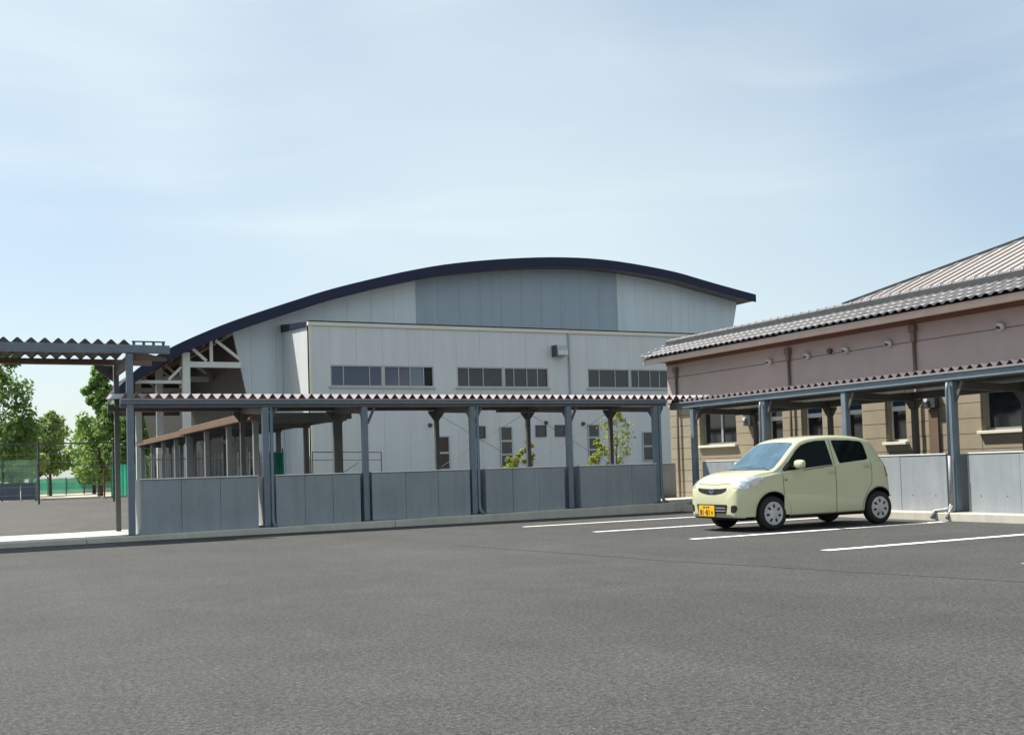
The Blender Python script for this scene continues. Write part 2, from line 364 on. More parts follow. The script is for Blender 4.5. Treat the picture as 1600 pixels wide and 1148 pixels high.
def gym():
    g = thing('gymnasium', 'large pale hall with a curved navy edged roof behind the long covered walkway', 'building', (20, 43, 0))
    V0, VW, V1 = 43.0, 43.9, 72.0
    # roof shell: shallow over the portico, deep over the hall
    def shell(pts, v1):
        r = MB(); n = len(pts); vs = []
        for u, z in pts:
            vs += [(u,V0+.02,z),(u,v1,z),(u,v1,z-fas_t(u)*.8),(u,V0+.02,z-fas_t(u)*.8)]
        fs = []; ms = []
        for i in range(n-1):
            b = 4*i
            fs += [(b,b+4,b+5,b+1),(b+2,b+6,b+7,b+3),(b+1,b+5,b+6,b+2),(b+3,b+7,b+4,b)]; ms += [0,1,0,0]
        fs += [(0,1,2,3),(4*n-4,4*n-1,4*n-2,4*n-3)]; ms += [0,0]
        r.add(vs, fs); r.m = ms
        rel(r, g).build('roof', [M['navy'], M['soffg']], g)
    n = len(ARCS); cutz = arc_z(9.9)
    cz2 = arc_z(6.6)
    shell([p for p in ARCS if p[0] < 6.59] + [(6.6,cz2)], 46.5)
    shell([(6.602,cz2)] + [p for p in ARCS if 6.61 < p[0] < 9.9] + [(9.9,cutz)], 57.0)
    shell([(9.902,cutz)] + [p for p in ARCS if p[0] > 9.905], V1)
    top = [(u, arc_z(u)-fas_t(u)*.8-.02) for u in (6.7,7.3,8,9,9.8)]
    rel(MB().prism([(9.8,4.3),(6.7,4.3)]+top, (0,56.8,0), (1,0,0), (0,0,1), (0,1,0), .1), g).build('rear_gable', M['sheetd'], g)
    # fascia in segments, proud of the roof shell
    f = MB()
    vs = []
    for u, z in ARCS:
        t = fas_t(u)
        vs += [(u,V0-.06,z+.05),(u,V0+.018,z+.05),(u,V0+.018,z-t),(u,V0-.06,z-t)]
    fs = []
    for i in range(n-1):
        b = 4*i; fs += [(b,b+4,b+5,b+1),(b+2,b+6,b+7,b+3),(b+3,b+7,b+4,b),(b+1,b+5,b+6,b+2)]
    fs += [(0,1,2,3),(4*n-4,4*n-1,4*n-2,4*n-3)]
    f.add(vs, fs); rel(f, g).build('roof_fascia', M['navy'], g)
    # end wall: vertical cladding panels with recessed joints
    def wall_left(z): return 9.72 + (6.75-z)*.21      # slanting edge
    def wall_right(z): return 35.05 - max(0, (9.2-z))*.24
    edges = [9.3, 10.4, 11.45]
    u = 12.45
    while u < 35.5: edges.append(u); u += 1.03
    for a, b in zip(edges, edges[1:]+[36.2]):
        a2, b2 = a+.004, b-.004
        zt = lambda u: arc_z(u)-fas_t(u)*.8-.02
        zs = [0, 3.0, 4.5, 6, 7, 8, 9.2] 
        poly = []
        nb = 6
        if b2 > 32.9:      # slanted right edge
            if a2 > 34.9: continue
            zs0 = max(0, 9.2-(35.05-a2)/.24); zb = 9.2-(35.05-b2)/.24
            pts = [(a2,zs0)] + ([(wall_right(0),0)] if zs0 == 0 else [])
            if zb < 9.0: pts += [(b2,zb),(b2,zt(b2))]
            else: pts += [(wall_right(9.0),9.0),(wall_right(9.0),zt(wall_right(9.0)))]
            pts.append((a2,zt(a2)))
        elif a < 10.3:
            pts = [(max(a2, wall_left(z)),z) for z in (6.85,4.5,0) if max(a2, wall_left(z)) < b2] 
            lo = pts[-1]
            if lo[1] > 0: pts.append((b2, 4.5-(b2-wall_left(4.5))/.21)) 
            else: pts.append((b2, 0))
            pts += [(b2,zt(b2))]
            t0 = pts[0]; pts.append((t0[0]-.02, zt(t0[0])))
        elif a < 11.4:
            pts = [(a2, 0) if a2 > wall_left(0) else (a2, 6.75-(a2-9.72)/.21)]
            if pts[0][1] > 0: pts += [(wall_left(0), 0)]
            if pts[-1][0] > b2: pts = [pts[0], (b2, 6.75-(b2-9.72)/.21)]
            if pts[-1][0] < b2-.01: pts += [(b2,0)]
            pts += [(b2,zt(b2)),(a2,zt(a2))]
        else:
            pts = [(a2,0),(b2,0),(b2,zt(b2)),((a2+b2)/2,zt((a2+b2)/2)),(a2,zt(a2))]
        mid = (a+b)/2
        m = M['cladg'] if 17.4 < mid < 27.5 else M['clad']
        rel(MB().prism(pts, (0,VW,0), (1,0,0), (0,0,1), (0,1,0), .12), g).build('wall_panel', m, g)
    # dark joint backing
    pts = [(wall_left(z)+.06,z) for z in (6.6,0)] + [(33,0),(34.6,8.9),(34.6,arc_z(34.6)-.5)] + [(u, arc_z(u)-.46) for u in (32,29,26,23,20,17,14,12,10.5)]
    rel(MB().prism(pts, (0,VW+.03,0), (1,0,0), (0,0,1), (0,1,0), .2), g).build('wall_core', M['cjoint'], g)
    # horizontal joints on the exposed left end of the wall
    # side walls
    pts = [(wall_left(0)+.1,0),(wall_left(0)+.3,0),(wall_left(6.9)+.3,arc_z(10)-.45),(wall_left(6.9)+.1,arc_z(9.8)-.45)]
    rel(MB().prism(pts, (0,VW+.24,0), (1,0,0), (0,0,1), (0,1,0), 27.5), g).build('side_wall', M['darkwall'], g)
    pts = [(32.9,0),(33.1,0),(35.0,arc_z(35.0)-.5),(34.8,arc_z(34.8)-.45)]
    rel(MB().prism(pts, (0,VW+.24,0), (1,0,0), (0,0,1), (0,1,0), 27.5), g).build('side_wall', M['clad'], g)
    # portico frames under the low left sweep of the roof
    for k, v in enumerate((43.5, 50.0, 56.5)):
        top = lambda u: arc_z(u)-fas_t(u)*.8-.01
        rel(MB().box(7.62,7.90,v-.14,v+.14,0,top(7.62)), g).build('column', M['white'], g)
        rel(MB().box(7.905,9.90,v-.09,v+.09,5.44,5.66), g).build('tie_beam', M['white'], g)
        if v < 45: rel(MB().box(5.75,7.615,v-.06,v+.06,4.80,4.92), g).build('low_tie', M['white'], g)
        rel(MB().box(8.68,8.80,v-.06,v+.06,5.665,top(8.7)), g).build('king_post', M['white'], g)
        rel(MB().bar((7.95,v,6.25),(8.55,v,5.70),.11,.11), g).build('brace', M['white'], g)
        rel(MB().bar((8.92,v,6.52),(9.84,v,5.80),.11,.11), g).build('brace', M['white'], g)
        if v < 45: rel(MB().bar((7.1,v,4.95),(7.6,v,5.45),.1,.1), g).build('brace', M['white'], g)
    # purlins
    for u in (5.6,6.4,7.2,8.4,9.2):
        z = arc_z(u)-fas_t(u)*.8
        rel(MB().box(u-.05,u+.05,43.25,46.2 if u < 6.6 else 56.6,z-.16,z-.03), g).build('purlin', M['sheetd'], g)
    # low dark inner wall with glazing behind portico
    rel(MB().box(10.9,11.2,46.5,49.5,0,2.4), g).build('side_door', M['framed'], g)
gym()

# ------------------------------------------------------------------ annex
def annex():
    g = thing('annex_building', 'flat roofed pale annex with three ribbon windows in front of the curved hall', 'building', (24, 40, 0))
    VF, U0, U1, ZT = 40.0, 11.70, 36.0, 6.74
    B = lambda *a: rel(MB().box(*a), g)
    strips = [(12.47,16.72),(17.72,21.90),(23.81,28.06)]
    z0, z1 = 4.44, 5.27
    edges = [U0]
    for a, b in strips: edges += [a, b]
    edges.append(U1)
    # split into roughly 1 m panels, cut round the ribbon windows
    for k, (a, b) in enumerate(zip(edges, edges[1:])):
        n = max(1, round((b-a)/1.0)); w = (b-a)/n
        for i in range(n):
            x0, x1 = a+i*w+.003, a+(i+1)*w-.003
            if k % 2 == 0:
                B(x0,x1,VF,VF+.1,.1,ZT).build('wall_panel', M['clad2'], g)
            else:
                B(x0,x1,VF,VF+.1,.1,z0).build('wall_panel', M['clad2'], g); B(x0,x1,VF,VF+.1,z1,ZT).build('wall_panel', M['clad2'], g)
    # core behind panels
    c = MB()
    for k, (a, b) in enumerate(zip(edges, edges[1:])):
        if k % 2 == 0: c.box(a,b,VF+.103,VF+.3,0,ZT-.02)
        else: c.box(a,b,VF+.103,VF+.3,0,z0); c.box(a,b,VF+.103,VF+.3,z1,ZT-.02)
    rel(c, g).build('wall_core', M['cjoint'], g)
    B(U0+.02,U1,VF+.02,43.8,.0,.098).build('plinth', M['wallc'], g)
    n = 4
    for i in range(n):
        a = VF+.304+i*3.55/n; B(U0,U0+.1,a+.004,a+3.55/n-.004,.1,ZT).build('side_panel', M['clad2'], g)
    B(U0,U0+.1,VF+.103,VF+.3,.1,ZT).build('corner_panel', M['clad2'], g)
    B(U0+.1,U1,VF+.31,43.85,ZT-.25,ZT-.03).build('flat_roof', M['joint'], g)
    # trims: stand proud of the cladding
    B(U0-.06,U1,VF-.06,VF+.16,ZT+.003,ZT+.15).build('front_coping', M['cream'], g, bevel=.01)
    B(U0-.06,U1,VF-.08,VF+.16,ZT+.153,ZT+.19).build('coping_cap', M['navy'], g)
    B(U0-.035,U0+.075,VF-.03,VF-.003,.1,ZT-.002).build('corner_trim', M['cream'], g)
    B(U1-.1,U1,VF-.03,VF-.003,.1,ZT-.002).build('corner_trim', M['cream'], g)
    s = MB().add([(U0-.07,VF+.17,ZT+.003),(U0-.07,43.86,ZT+.22),(U0-.07,43.86,ZT+.52),(U0-.07,VF+.17,ZT+.17),
                  (U0+.12,VF+.17,ZT+.003),(U0+.12,43.86,ZT+.22),(U0+.12,43.86,ZT+.52),(U0+.12,VF+.17,ZT+.17)],
                 [(0,1,2,3),(7,6,5,4),(0,4,5,1),(1,5,6,2),(2,6,7,3),(3,7,4,0)])
    rel(s, g).build('side_fascia', M['navy'], g)
    s = MB().add([(U0,VF+.3,ZT),(U0,43.85,ZT),(U0,43.85,ZT+.22),(U0+.1,VF+.3,ZT),(U0+.1,43.85,ZT),(U0+.1,43.85,ZT+.22)],
                 [(0,1,2),(5,4,3),(0,3,4,1),(1,4,5,2),(2,5,3,0)])
    rel(s, g).build('side_gusset', M['clad2'], g)
    # ribbon windows
    def strip(a, b, lay, glass):
        w = rel(MB(), g)
        fr = 0.05
        f = MB().box(a,b,VF+.01,VF+.09,z0-.0,z0+fr).box(a,b,VF+.01,VF+.09,z1-fr,z1).box(a,a+fr,VF+.01,VF+.09,z0+fr,z1-fr).box(b-fr,b,VF+.01,VF+.09,z0+fr,z1-fr)
        mid = (a+b)/2; f.box(mid-.07,mid+.07,VF-.005,VF+.09,z0+fr,z1-fr)
        W = rel(f, g).build('window', M['frame'], g)
        cuts = [a+fr] + lay + [b-fr]
        cuts = sorted(cuts)
        for i, (p, q) in enumerate(zip(cuts, cuts[1:])):
            if p < mid < q:
                segs = [(p, mid-.07), (mid+.07, q)]
            else: segs = [(p, q)]
            for p2, q2 in segs:
                gm = glass
                if glass is M['glassb'] and q > b-.1 : gm = M['black']
                if glass is M['glassb'] and i == 4: gm = M['blind']
                y = VF+.06 + (i % 2)*.012
                rel(MB().box(p2+.012,q2-.012,y,y+.012,z0+fr,z1-fr), g).build('pane', gm, W)
                if q2 < b-.1:
                    rel(MB().box(q2-.018,q2+.018,VF+.035,VF+.085,z0+fr+.001,z1-fr-.001), g).build('mullion', M['frame'], W)
    strip(*strips[0], [13.0,14.05,15.25,15.72,16.3], M['glassb'])
    strip(*strips[1], [18.25,18.9,20.3,20.9,21.4], M['glassp'])
    strip(*strips[2], [24.4,25.2,26.4,27.0,27.5], M['glassd'])
    for a, b in strips:
        B(a-.06,b+.06,VF-.07,VF-.003,z0-.06,z0-.004).build('window_sill', M['frame'], g)
    # small windows low on the wall
    def small(u, w, zb, zt, n):
        f = MB().box(u-w/2-.05,u-w/2,VF-.045,VF-.003,zb-.05,zt+.05).box(u+w/2,u+w/2+.05,VF-.045,VF-.003,zb-.05,zt+.05).box(u-w/2,u+w/2,VF-.045,VF-.003,zt,zt+.05).box(u-w/2,u+w/2,VF-.045,VF-.003,zb-.05,zb)
        h = (zt-zb)/n
        for i in range(1, n): f.box(u-w/2,u+w/2,VF-.045,VF-.003,zb+i*h-.04,zb+i*h+.04)
        W = rel(f, g).build('small_window', M['framed' if n == 1 else 'frame'], g)
        for i in range(n):
            rel(MB().box(u-w/2+.001,u+w/2-.001,VF-.02,VF-.004,zb+i*h+(.041 if i else .001),zb+(i+1)*h-(.041 if i < n-1 else .001)), g).build('pane', M['glassd'], W)
    small(17.05,.42,1.2,2.45,2); small(18.67,.36,2.43,2.82,1); small(19.84,.46,1.15,2.80,3)
    small(21.46,.40,2.45,2.83,1); small(22.37,.40,2.45,2.83,1); small(24.0,.48,1.3,2.85,3); small(26.73,.44,1.32,2.5,2)
    for u, z in ((16.5,2.93),(20.87,2.88),(21.71,2.98),(23.5,2.92)):
        rel(MB().tube([(u,VF-.003,z),(u,VF-.10,z)],[.09,.07],10), g).build('wall_lamp', M['framed'], g)
    h = MB().prism([(0,0),(.42,0),(.42,.26),(.26,.42),(0,.42)], (22.15,VF-.003,5.76), (0,-1,0), (0,0,1), (1,0,0), .52)
    H = rel(h, g).build('vent_hood', M['frame'], g, bevel=.015)
    rel(MB().box(22.09,22.148,VF-.40,VF-.005,5.74,6.20), g).build('hood_flange', M['framed'], H)
    rel(MB().box(22.18,22.64,VF-.44,VF-.425,5.79,5.98), g).build('hood_flap', M['white'], H)
    rel(MB().tube([(22.92,VF-.05,.1),(22.92,VF-.05,ZT)], .04, 8), g).build('downpipe', M['frame'], g)
annex()

# ------------------------------------------------------------------ folded sheet roofing
def sheet_piece(pitch, n, h, length, rise, sag=0):
    """n corrugations along +x, running along +y from 0 to length, rising by rise; top and underside as two materials"""
    pr = []
    for i in range(n):
        x = i*pitch; pr += [(x,0),(x+pitch*.06,0),(x+pitch*.44,h),(x+pitch*.56,h),(x+pitch*.94,0)]
    pr.append((n*pitch,0)); k = len(pr); t = .007
    mb = MB(); vs = []
    for y, zz in ((0,0),(length,rise)):
        vs += [(x,y,z+zz+t) for x, z in pr] + [(x,y,z+zz) for x, z in pr]
    mb.v = vs
    for i in range(k-1):
        mb.f.append((i,i+1,2*k+i+1,2*k+i)); mb.m.append(0)
        mb.f.append((k+i+1,k+i,3*k+i,3*k+i+1)); mb.m.append(1)
        mb.f.append((i+1,i,k+i,k+i+1)); mb.m.append(0)
        mb.f.append((2*k+i,2*k+i+1,3*k+i+1,3*k+i)); mb.m.append(0)
    return mb

def post_mb(h, w=.15):
    mb = MB().box(-w/2,w/2,-w/2,w/2,.012,h); return mb
def drain(parent, x, y, h, zb, kind):
    if kind == 'full':
        mb = MB().tube([(x,y,h),(x,y,zb+.22),(x,y-.02,zb+.12),(x,y-.10,zb+.05),(x,y-.22,zb+.03)], .036, 8)
        return mb.build('drainpipe', M['steel'], parent, smooth=True)
    o = MB().tube([(x,y+.02,h-.02),(x,y,h-.16),(x,y,1.12)], .026, 8).build('drainpipe', M['steel'], parent, smooth=True)
    MB().tube([(x,y,1.125),(x,y,zb+.12)], .034, 8).build('pipe_sleeve', M['galv'], o, smooth=True)
    MB().tube([(x,y,zb+.14),(x-.03,y-.01,zb+.06),(x-.16,y-.05,zb+.035),(x-.24,y-.16,zb+.02),(x-.25,y-.22,zb-.10)], .038, 8).build('pipe_elbow', M['galv'], o, smooth=True)
    MB().tube([(x+.02,y,zb+.10),(x+.06,y-.10,zb+.05),(x+.05,y-.20,zb-.10)], .03, 8).build('pipe_elbow', M['galv'], o, smooth=True)
    return o

def walkway(name, label, org, rot, length, posts, pads, back, ztop, sheetm, pitch, n3, front_off, roof_len, rise, drains=(), beamm='steel', group=None, ridge=.10, backbeam=True, pipes='full', deep=False):
    """local x along the walkway, local y away from the front; front posts at y=0, back posts at y=back"""
    g = thing(name, label, 'walkway', org, rot, group)
    me = post_mb(ztop-.16-.09).mesh('post', M['steel']); meb = post_mb(ztop-.16-.09, .13).mesh('post', M['steeld'])
    bp = MB().box(-.13,.13,-.13,.13,0,.012).mesh('base_plate', M['steeld'])
    for i, x in enumerate(posts):
        zb = pads[i] if isinstance(pads, (list, tuple)) else pads
        hh = ztop-.155-zb
        o = MB().box(x-.062,x+.062,-.062,.062,zb+.012,ztop-.155).build('post', M['steel'], g, bevel=.012)
        MB().box(x-.13,x+.13,-.13,.13,zb+.0005,zb+.0115).build('base_plate', M['steeld'], o)
        # gusset to the cross beam
        MB().prism([(0,0),(.30,0),(0,-.32)], (x-.02,.063,ztop-.157), (0,1,0), (0,0,1), (1,0,0), .04).build('bracket', M['steeld'], o)
        MB().bar((x+.07,0,ztop-.50),(x+.23,0,ztop-.165),.035,.05).build('brace', M['steeld'], o)
        o = MB().box(x-.05,x+.05,back-.05,back+.05,zb+.012,ztop-.155+rise*.8-.1).build('rear_post', M['steeld'], g, bevel=.01)
        MB().box(x-.12,x+.12,back-.12,back+.12,zb+.0005,zb+.0115).build('base_plate', M['steeld'], o)
        MB().prism([(-.051,-.001),(-.20,.0),(-.20,-.05),(-.051,-.24)], (x,back-.02,ztop-.155+rise*.8-.1), (1,0,0), (0,0,1), (0,1,0), .04).build('bracket', M['steeld'], o)
        MB().prism([(.051,-.001),(.20,.0),(.20,-.05),(.051,-.24)], (x,back-.02,ztop-.155+rise*.8-.1), (1,0,0), (0,0,1), (0,1,0), .04).build('bracket', M['steeld'], o)
        MB().bar((x,.076,ztop-.225),(x,back-.01,ztop-.225+rise*.75),.08,.13).build('cross_beam', M['steeld'], g)
        if i in drains: drain(g, x+(.115 if pipes == 'full' else -.01), -.03 if pipes == 'full' else -.125, ztop-.16, zb, pipes)
    # edge beams
    MB().box(-.10,length+.1,-.085,.06,ztop-(.14 if deep else .092),ztop).build('edge_beam', M[beamm], g, bevel=.005)
    MB().box(-.10,length+.1,-.05,.06,ztop-.153,ztop-(.142 if deep else .094)).build('lower_beam', M['steeld'], g)
    MB().box(-.10,length+.1,-.12,-.09,ztop-.02,ztop+.012).build('drip_edge', M['galv'], g)
    if backbeam: MB().box(-.10,length+.1,back-.06,back+.06,ztop-.15+rise*.8-.1+.002,ztop+rise*.8-.1).build('rear_beam', M['steeld'], g, bevel=.008)
    # purlin
    MB().box(-.08,length+.08,back*.5-.04,back*.5+.04,ztop-.13+rise*.4,ztop+rise*.42-.035).build('purlin', M['steeld'], g)
    # roof in sheets of three corrugations
    sm = sheet_piece(pitch, 3, ridge, roof_len, rise).mesh('roof_sheet', [M['sheet'], M[sheetm]])
    for i in range(n3):
        o = link('roof_sheet', sm, g, (-.1+i*pitch*3, front_off, ztop+.004))
    return g

postsL = [2.83, 5.40, 7.48, 9.95, 12.37, 14.74]
padsL = [.09+max(0,(u-3)*.010) for u in postsL]
OX = 2.75
wl = walkway('covered_walkway', 'long blue grey covered walkway with zigzag folded roof edge running across the middle', (OX,21.72,0), 0, 12.2,
             [u-OX for u in postsL[1:]], padsL[1:], 2.0, 2.665, 'sheetu', .2, 23, -.06, 2.45, .165, ridge=.1, drains=(0,2,4), group='covered walkways with folded sheet roofs')
# lamp and thin cross rods below the long walkway
MB().box(8.3,9.3,.9,1.05,2.44,2.50).build('lamp_housing', M['framed'], wl)
for a, b in ((7.16,9.6),(9.6,11.97)):
    MB().tube([(a,2.0,2.5),(b,2.0,1.15)], .005, 5).build('tie_rod', M['steeld'], wl)
    MB().tube([(b,2.0,2.5),(a,2.0,1.15)], .005, 5).build('tie_rod', M['steeld'], wl)

# right-hand walkway: local x runs towards the camera (-v), local y = +u
postsR = [21.2, 18.62, 16.2, 13.6, 11.05, 8.5]
wr = walkway('covered_walkway', 'blue grey covered walkway in front of the pink tile roofed building', (15.5,21.95,0), -math.pi/2, 15.0,
             [21.95-v for v in postsR], .14, 1.85, 2.585, 'sheetu', .2, 25, -.06, 1.98, -.06, ridge=.085, pipes='low', deep=True, drains=(1,3,5), group='covered walkways with folded sheet roofs')

# tall canopy at the left
def tall():
    g = thing('tall_canopy', 'higher folded sheet canopy crossing the left edge of the picture on two slim posts', 'canopy', (2.83,21.72,0))
    zt = 3.70
    o = MB().box(-.062,.062,-.062,.062,.102,zt-.155).build('post', M['steel'], g, bevel=.012)
    MB().box(-.14,.14,-.14,.14,.0905,.1015).build('base_plate', M['steeld'], o)
    o = MB().box(-.05,.05,1.95,2.05,.102,zt-.20).build('post', M['steeld'], g, bevel=.01)
    MB().prism([(-.061,0),(-.42,0),(-.42,-.06),(-.061,-.33)], (0,1.97,zt-.20), (1,0,0), (0,0,1), (0,1,0), .05).build('bracket', M['steeld'], o)
    for x in (-3.4,-6.8):
        o = MB().box(x-9-.06,x-9+.06,-.06,.06,.1,zt-.155).build('post', M['steel'], g, bevel=.01)
    MB().box(-16,.74,-.085,.06,zt-.153,zt).build('edge_beam', M['steel'], g, bevel=.008)
    MB().box(-16,.70,1.92,2.06,zt-.19,zt-.075).build('rear_beam', M['sheetd'], g, bevel=.008)
    MB().bar((0,.076,zt-.30),(0,1.93,zt-.31),.09,.20).build('cross_beam', M['steeld'], g)
    for x in (-3.4,-6.8,-10.2): MB().bar((x,.062,zt-.25),(x,1.915,zt-.25),.07,.12).build('cross_beam', M['steeld'], g)
    sm = sheet_piece(.23,3,.085,2.2,-.075).mesh('roof_sheet', [M['sheetg'], M['sheetg']])
    for i in range(23): link('roof_sheet', sm, g, (-15.85+i*.69,-.06,zt+.004))
    # open end rail
    e = MB().box(.05,.66,-.05,-.02,zt+.055,zt+.08)
    for x in (.06,.24,.42,.60): e.box(x,x+.05,-.05,-.02,zt+.001,zt+.0545)
    e.build('end_rail', M['steeld'], g)
    MB().prism([(0,0),(.7,0),(.7,.05),(0,.22)], (.02,.2,zt-.27), (1,0,0), (0,0,1), (0,1,0), .04).build('end_bracket', M['sheetd'], g)
tall()

# rear walkways seen end-on behind the long one
def rear_walk(label, u0, u1, v0, v1, z, n):
    g = thing('rear_walkway', label, 'walkway', ((u0+u1)/2, v0, 0), 0, 'low walkways leading back to the hall')
    B = lambda *a: rel(MB().box(*a), g)
    B(u0-.02,u0+.10,v0,v1,z-.05,z+.13).build('edge_beam', M['soff2'], g, bevel=.01)
    B(u1-.10,u1+.02,v0,v1,z-.05,z+.13).build('edge_beam', M['steeld'], g, bevel=.01)
    B(u0+.104,u1-.104,v0,v0+.1,z-.10,z+.10).build('end_beam', M['steeld'], g, bevel=.01)
    B(u0+.104,u1-.104,v1-.1,v1,z-.10,z+.10).build('end_beam', M['steeld'], g, bevel=.01)
    B(u0+.11,u1-.11,v0+.11,v1-.11,z+.02,z+.09).build('roof_deck', M['deck'], g)
    for i in range(n):
        v = v0+.3+(v1-v0-.6)*i/(n-1)
        for u in (u0+.18,u1-.2):
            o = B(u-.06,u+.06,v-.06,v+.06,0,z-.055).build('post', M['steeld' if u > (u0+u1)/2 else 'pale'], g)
        B(u0+.11,u1-.11,v-.05,v+.05,z-.12,z+.015).build('cross_beam', M['steeld'], g)
    return g
M['soff2'] = mat('rust_brown_edge', (.15, .085, .05), .6, .0, .25, 2)
M['deck'] = mat('dark_brown_deck', (.07, .055, .045), .7, .0, .2, 2)
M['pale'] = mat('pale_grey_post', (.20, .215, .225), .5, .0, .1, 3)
g = rear_walk('low dark roofed walkway leading straight back behind the first wall bays', 5.75, 8.1, 24.45, 33.4, 2.46, 4)
for x, y, dx in ((7.02,31.9,.0),(7.35,31.9,.0)):
    rel(MB().tube([(x-.35,y,2.35),(x-.32,y,2.2),(x,y,1.98),(x,y,.1)], .05, 8), g).build('drainpipe', M['galv'], g, smooth=True)
rear_walk('narrow brown edged walkway further back under the sweep of the hall roof', 5.95, 7.35, 33.5, 44.0, 2.46, 5)

# ------------------------------------------------------------------ concrete wall bays
def bay(label, a, b, fixed, zb, zt, axis, group, panels=3, ret=1.0, depth=.16):
    """front wall from a to b along an axis with end returns; axis 'u' faces -v, axis 'v' faces -u"""
    def T(mb):
        if axis == 'u': return mb
        mb.v = [(y, x, z) for x, y, z in mb.v]; return mb
    loc = ((a+b)/2, fixed, zb) if axis == 'u' else (fixed, (a+b)/2, zb)
    g = thing('concrete_wall', label, 'wall', loc, 0, group)
    n = panels; w = (b-a)/n
    for i in range(n):
        x0, x1 = a+i*w+(.004 if i else 0), a+(i+1)*w-(.004 if i < n-1 else 0)
        j = random.uniform(-.004,.004)
        f0, f1 = fixed+j, fixed+depth
        prof = [(f0,zb+.001),(f1,zb+.001),(f1,zt-.02),(f1-.03,zt),(f0+.034,zt),(f0,zt-.022)]
        vs = [(x0,y,z) for y, z in prof] + [(x1,y,z) for y, z in prof]; q = len(prof)
        o = rel(T(MB().add(vs, [tuple(range(q)), tuple(reversed(range(q,2*q)))] + [(k,(k+1)%q,(k+1)%q+q,k+q) for k in range(q)])), g).build('panel', M['wallc'], g)
        if axis == 'v':
            hs = MB()
            for hx in (x0+(x1-x0)*.25, x0+(x1-x0)*.75):
                for hz in (zb+.28,):
                    hs.add([(hx+.016*math.cos(t*math.pi/4), fixed+j-.0015, hz+.016*math.sin(t*math.pi/4)) for t in range(8)], [tuple(range(8))])
            rel(T(hs), g).build('tie_holes', M['joint'], o)
    rel(T(MB().box(a+.012,b-.012,fixed+.02,fixed+depth-.01,zb+.001,zt-.03)), g).build('wall_core', M['wjoint'], g)
    rel(T(MB().box(a-.006,b+.006,fixed-.010,fixed+depth+.01,zt+.001,zt+.022)), g).build('top_highlight', M['top_highlight'], g)  # added pale strip, stands in for the bright highlight on the wall top
    if ret > .3:
        rel(T(MB().box(a,a+.16,fixed+depth+.003,fixed+ret,zb+.001,zt)), g).build('return_wall', M['wallc'], g, bevel=.008)
        rel(T(MB().box(b-.16,b,fixed+depth+.003,fixed+ret,zb+.001,zt)), g).build('return_wall', M['wallc'], g, bevel=.008)
baysL = [(3.0,5.22,'leftmost shaded concrete bay wall beside the tall corner post'),
         (5.58,7.34,'second shaded concrete bay wall from the left below the rear walkway'),
         (7.60,9.83,'middle shaded concrete bay wall with a bare cladding wall behind'),
         (10.22,12.19,'fourth shaded concrete bay wall with a yellow green shrub showing above'),
         (12.61,14.70,'shaded concrete bay wall at the inner corner below the slender young tree')]
for i, (a, b, lab) in enumerate(baysL):
    bay(lab, a, b, 21.66, .092+max(0,((a+b)/2-3)*.010), 1.135, 'u', 'concrete bay walls under the walkways', 3, 1.5)
baysR = [(18.75,21.0,'sunlit concrete bay wall at the inner corner left of the car'),
         (16.33,18.4,'sunlit concrete bay wall directly behind the windscreen of the car'),
         (13.86,15.98,'sunlit concrete bay wall just behind the tail of the car'),
         (11.30,13.40,'sunlit concrete bay wall at the right edge of the picture'),
         (8.75,10.85,'sunlit concrete bay wall beyond the right edge')]
for a, b, lab in baysR[:4]:
    bay(lab, a, b, 15.56, .141, 1.15, 'v', 'concrete bay walls under the walkways', 2, 1.2)
# low wall beyond the opening in the corner
bay('brownish low concrete wall seen through the opening at the inner corner', 15.9, 17.15, 24.35, .0, 1.13, 'u', 'concrete bay walls under the walkways', 2, .2)

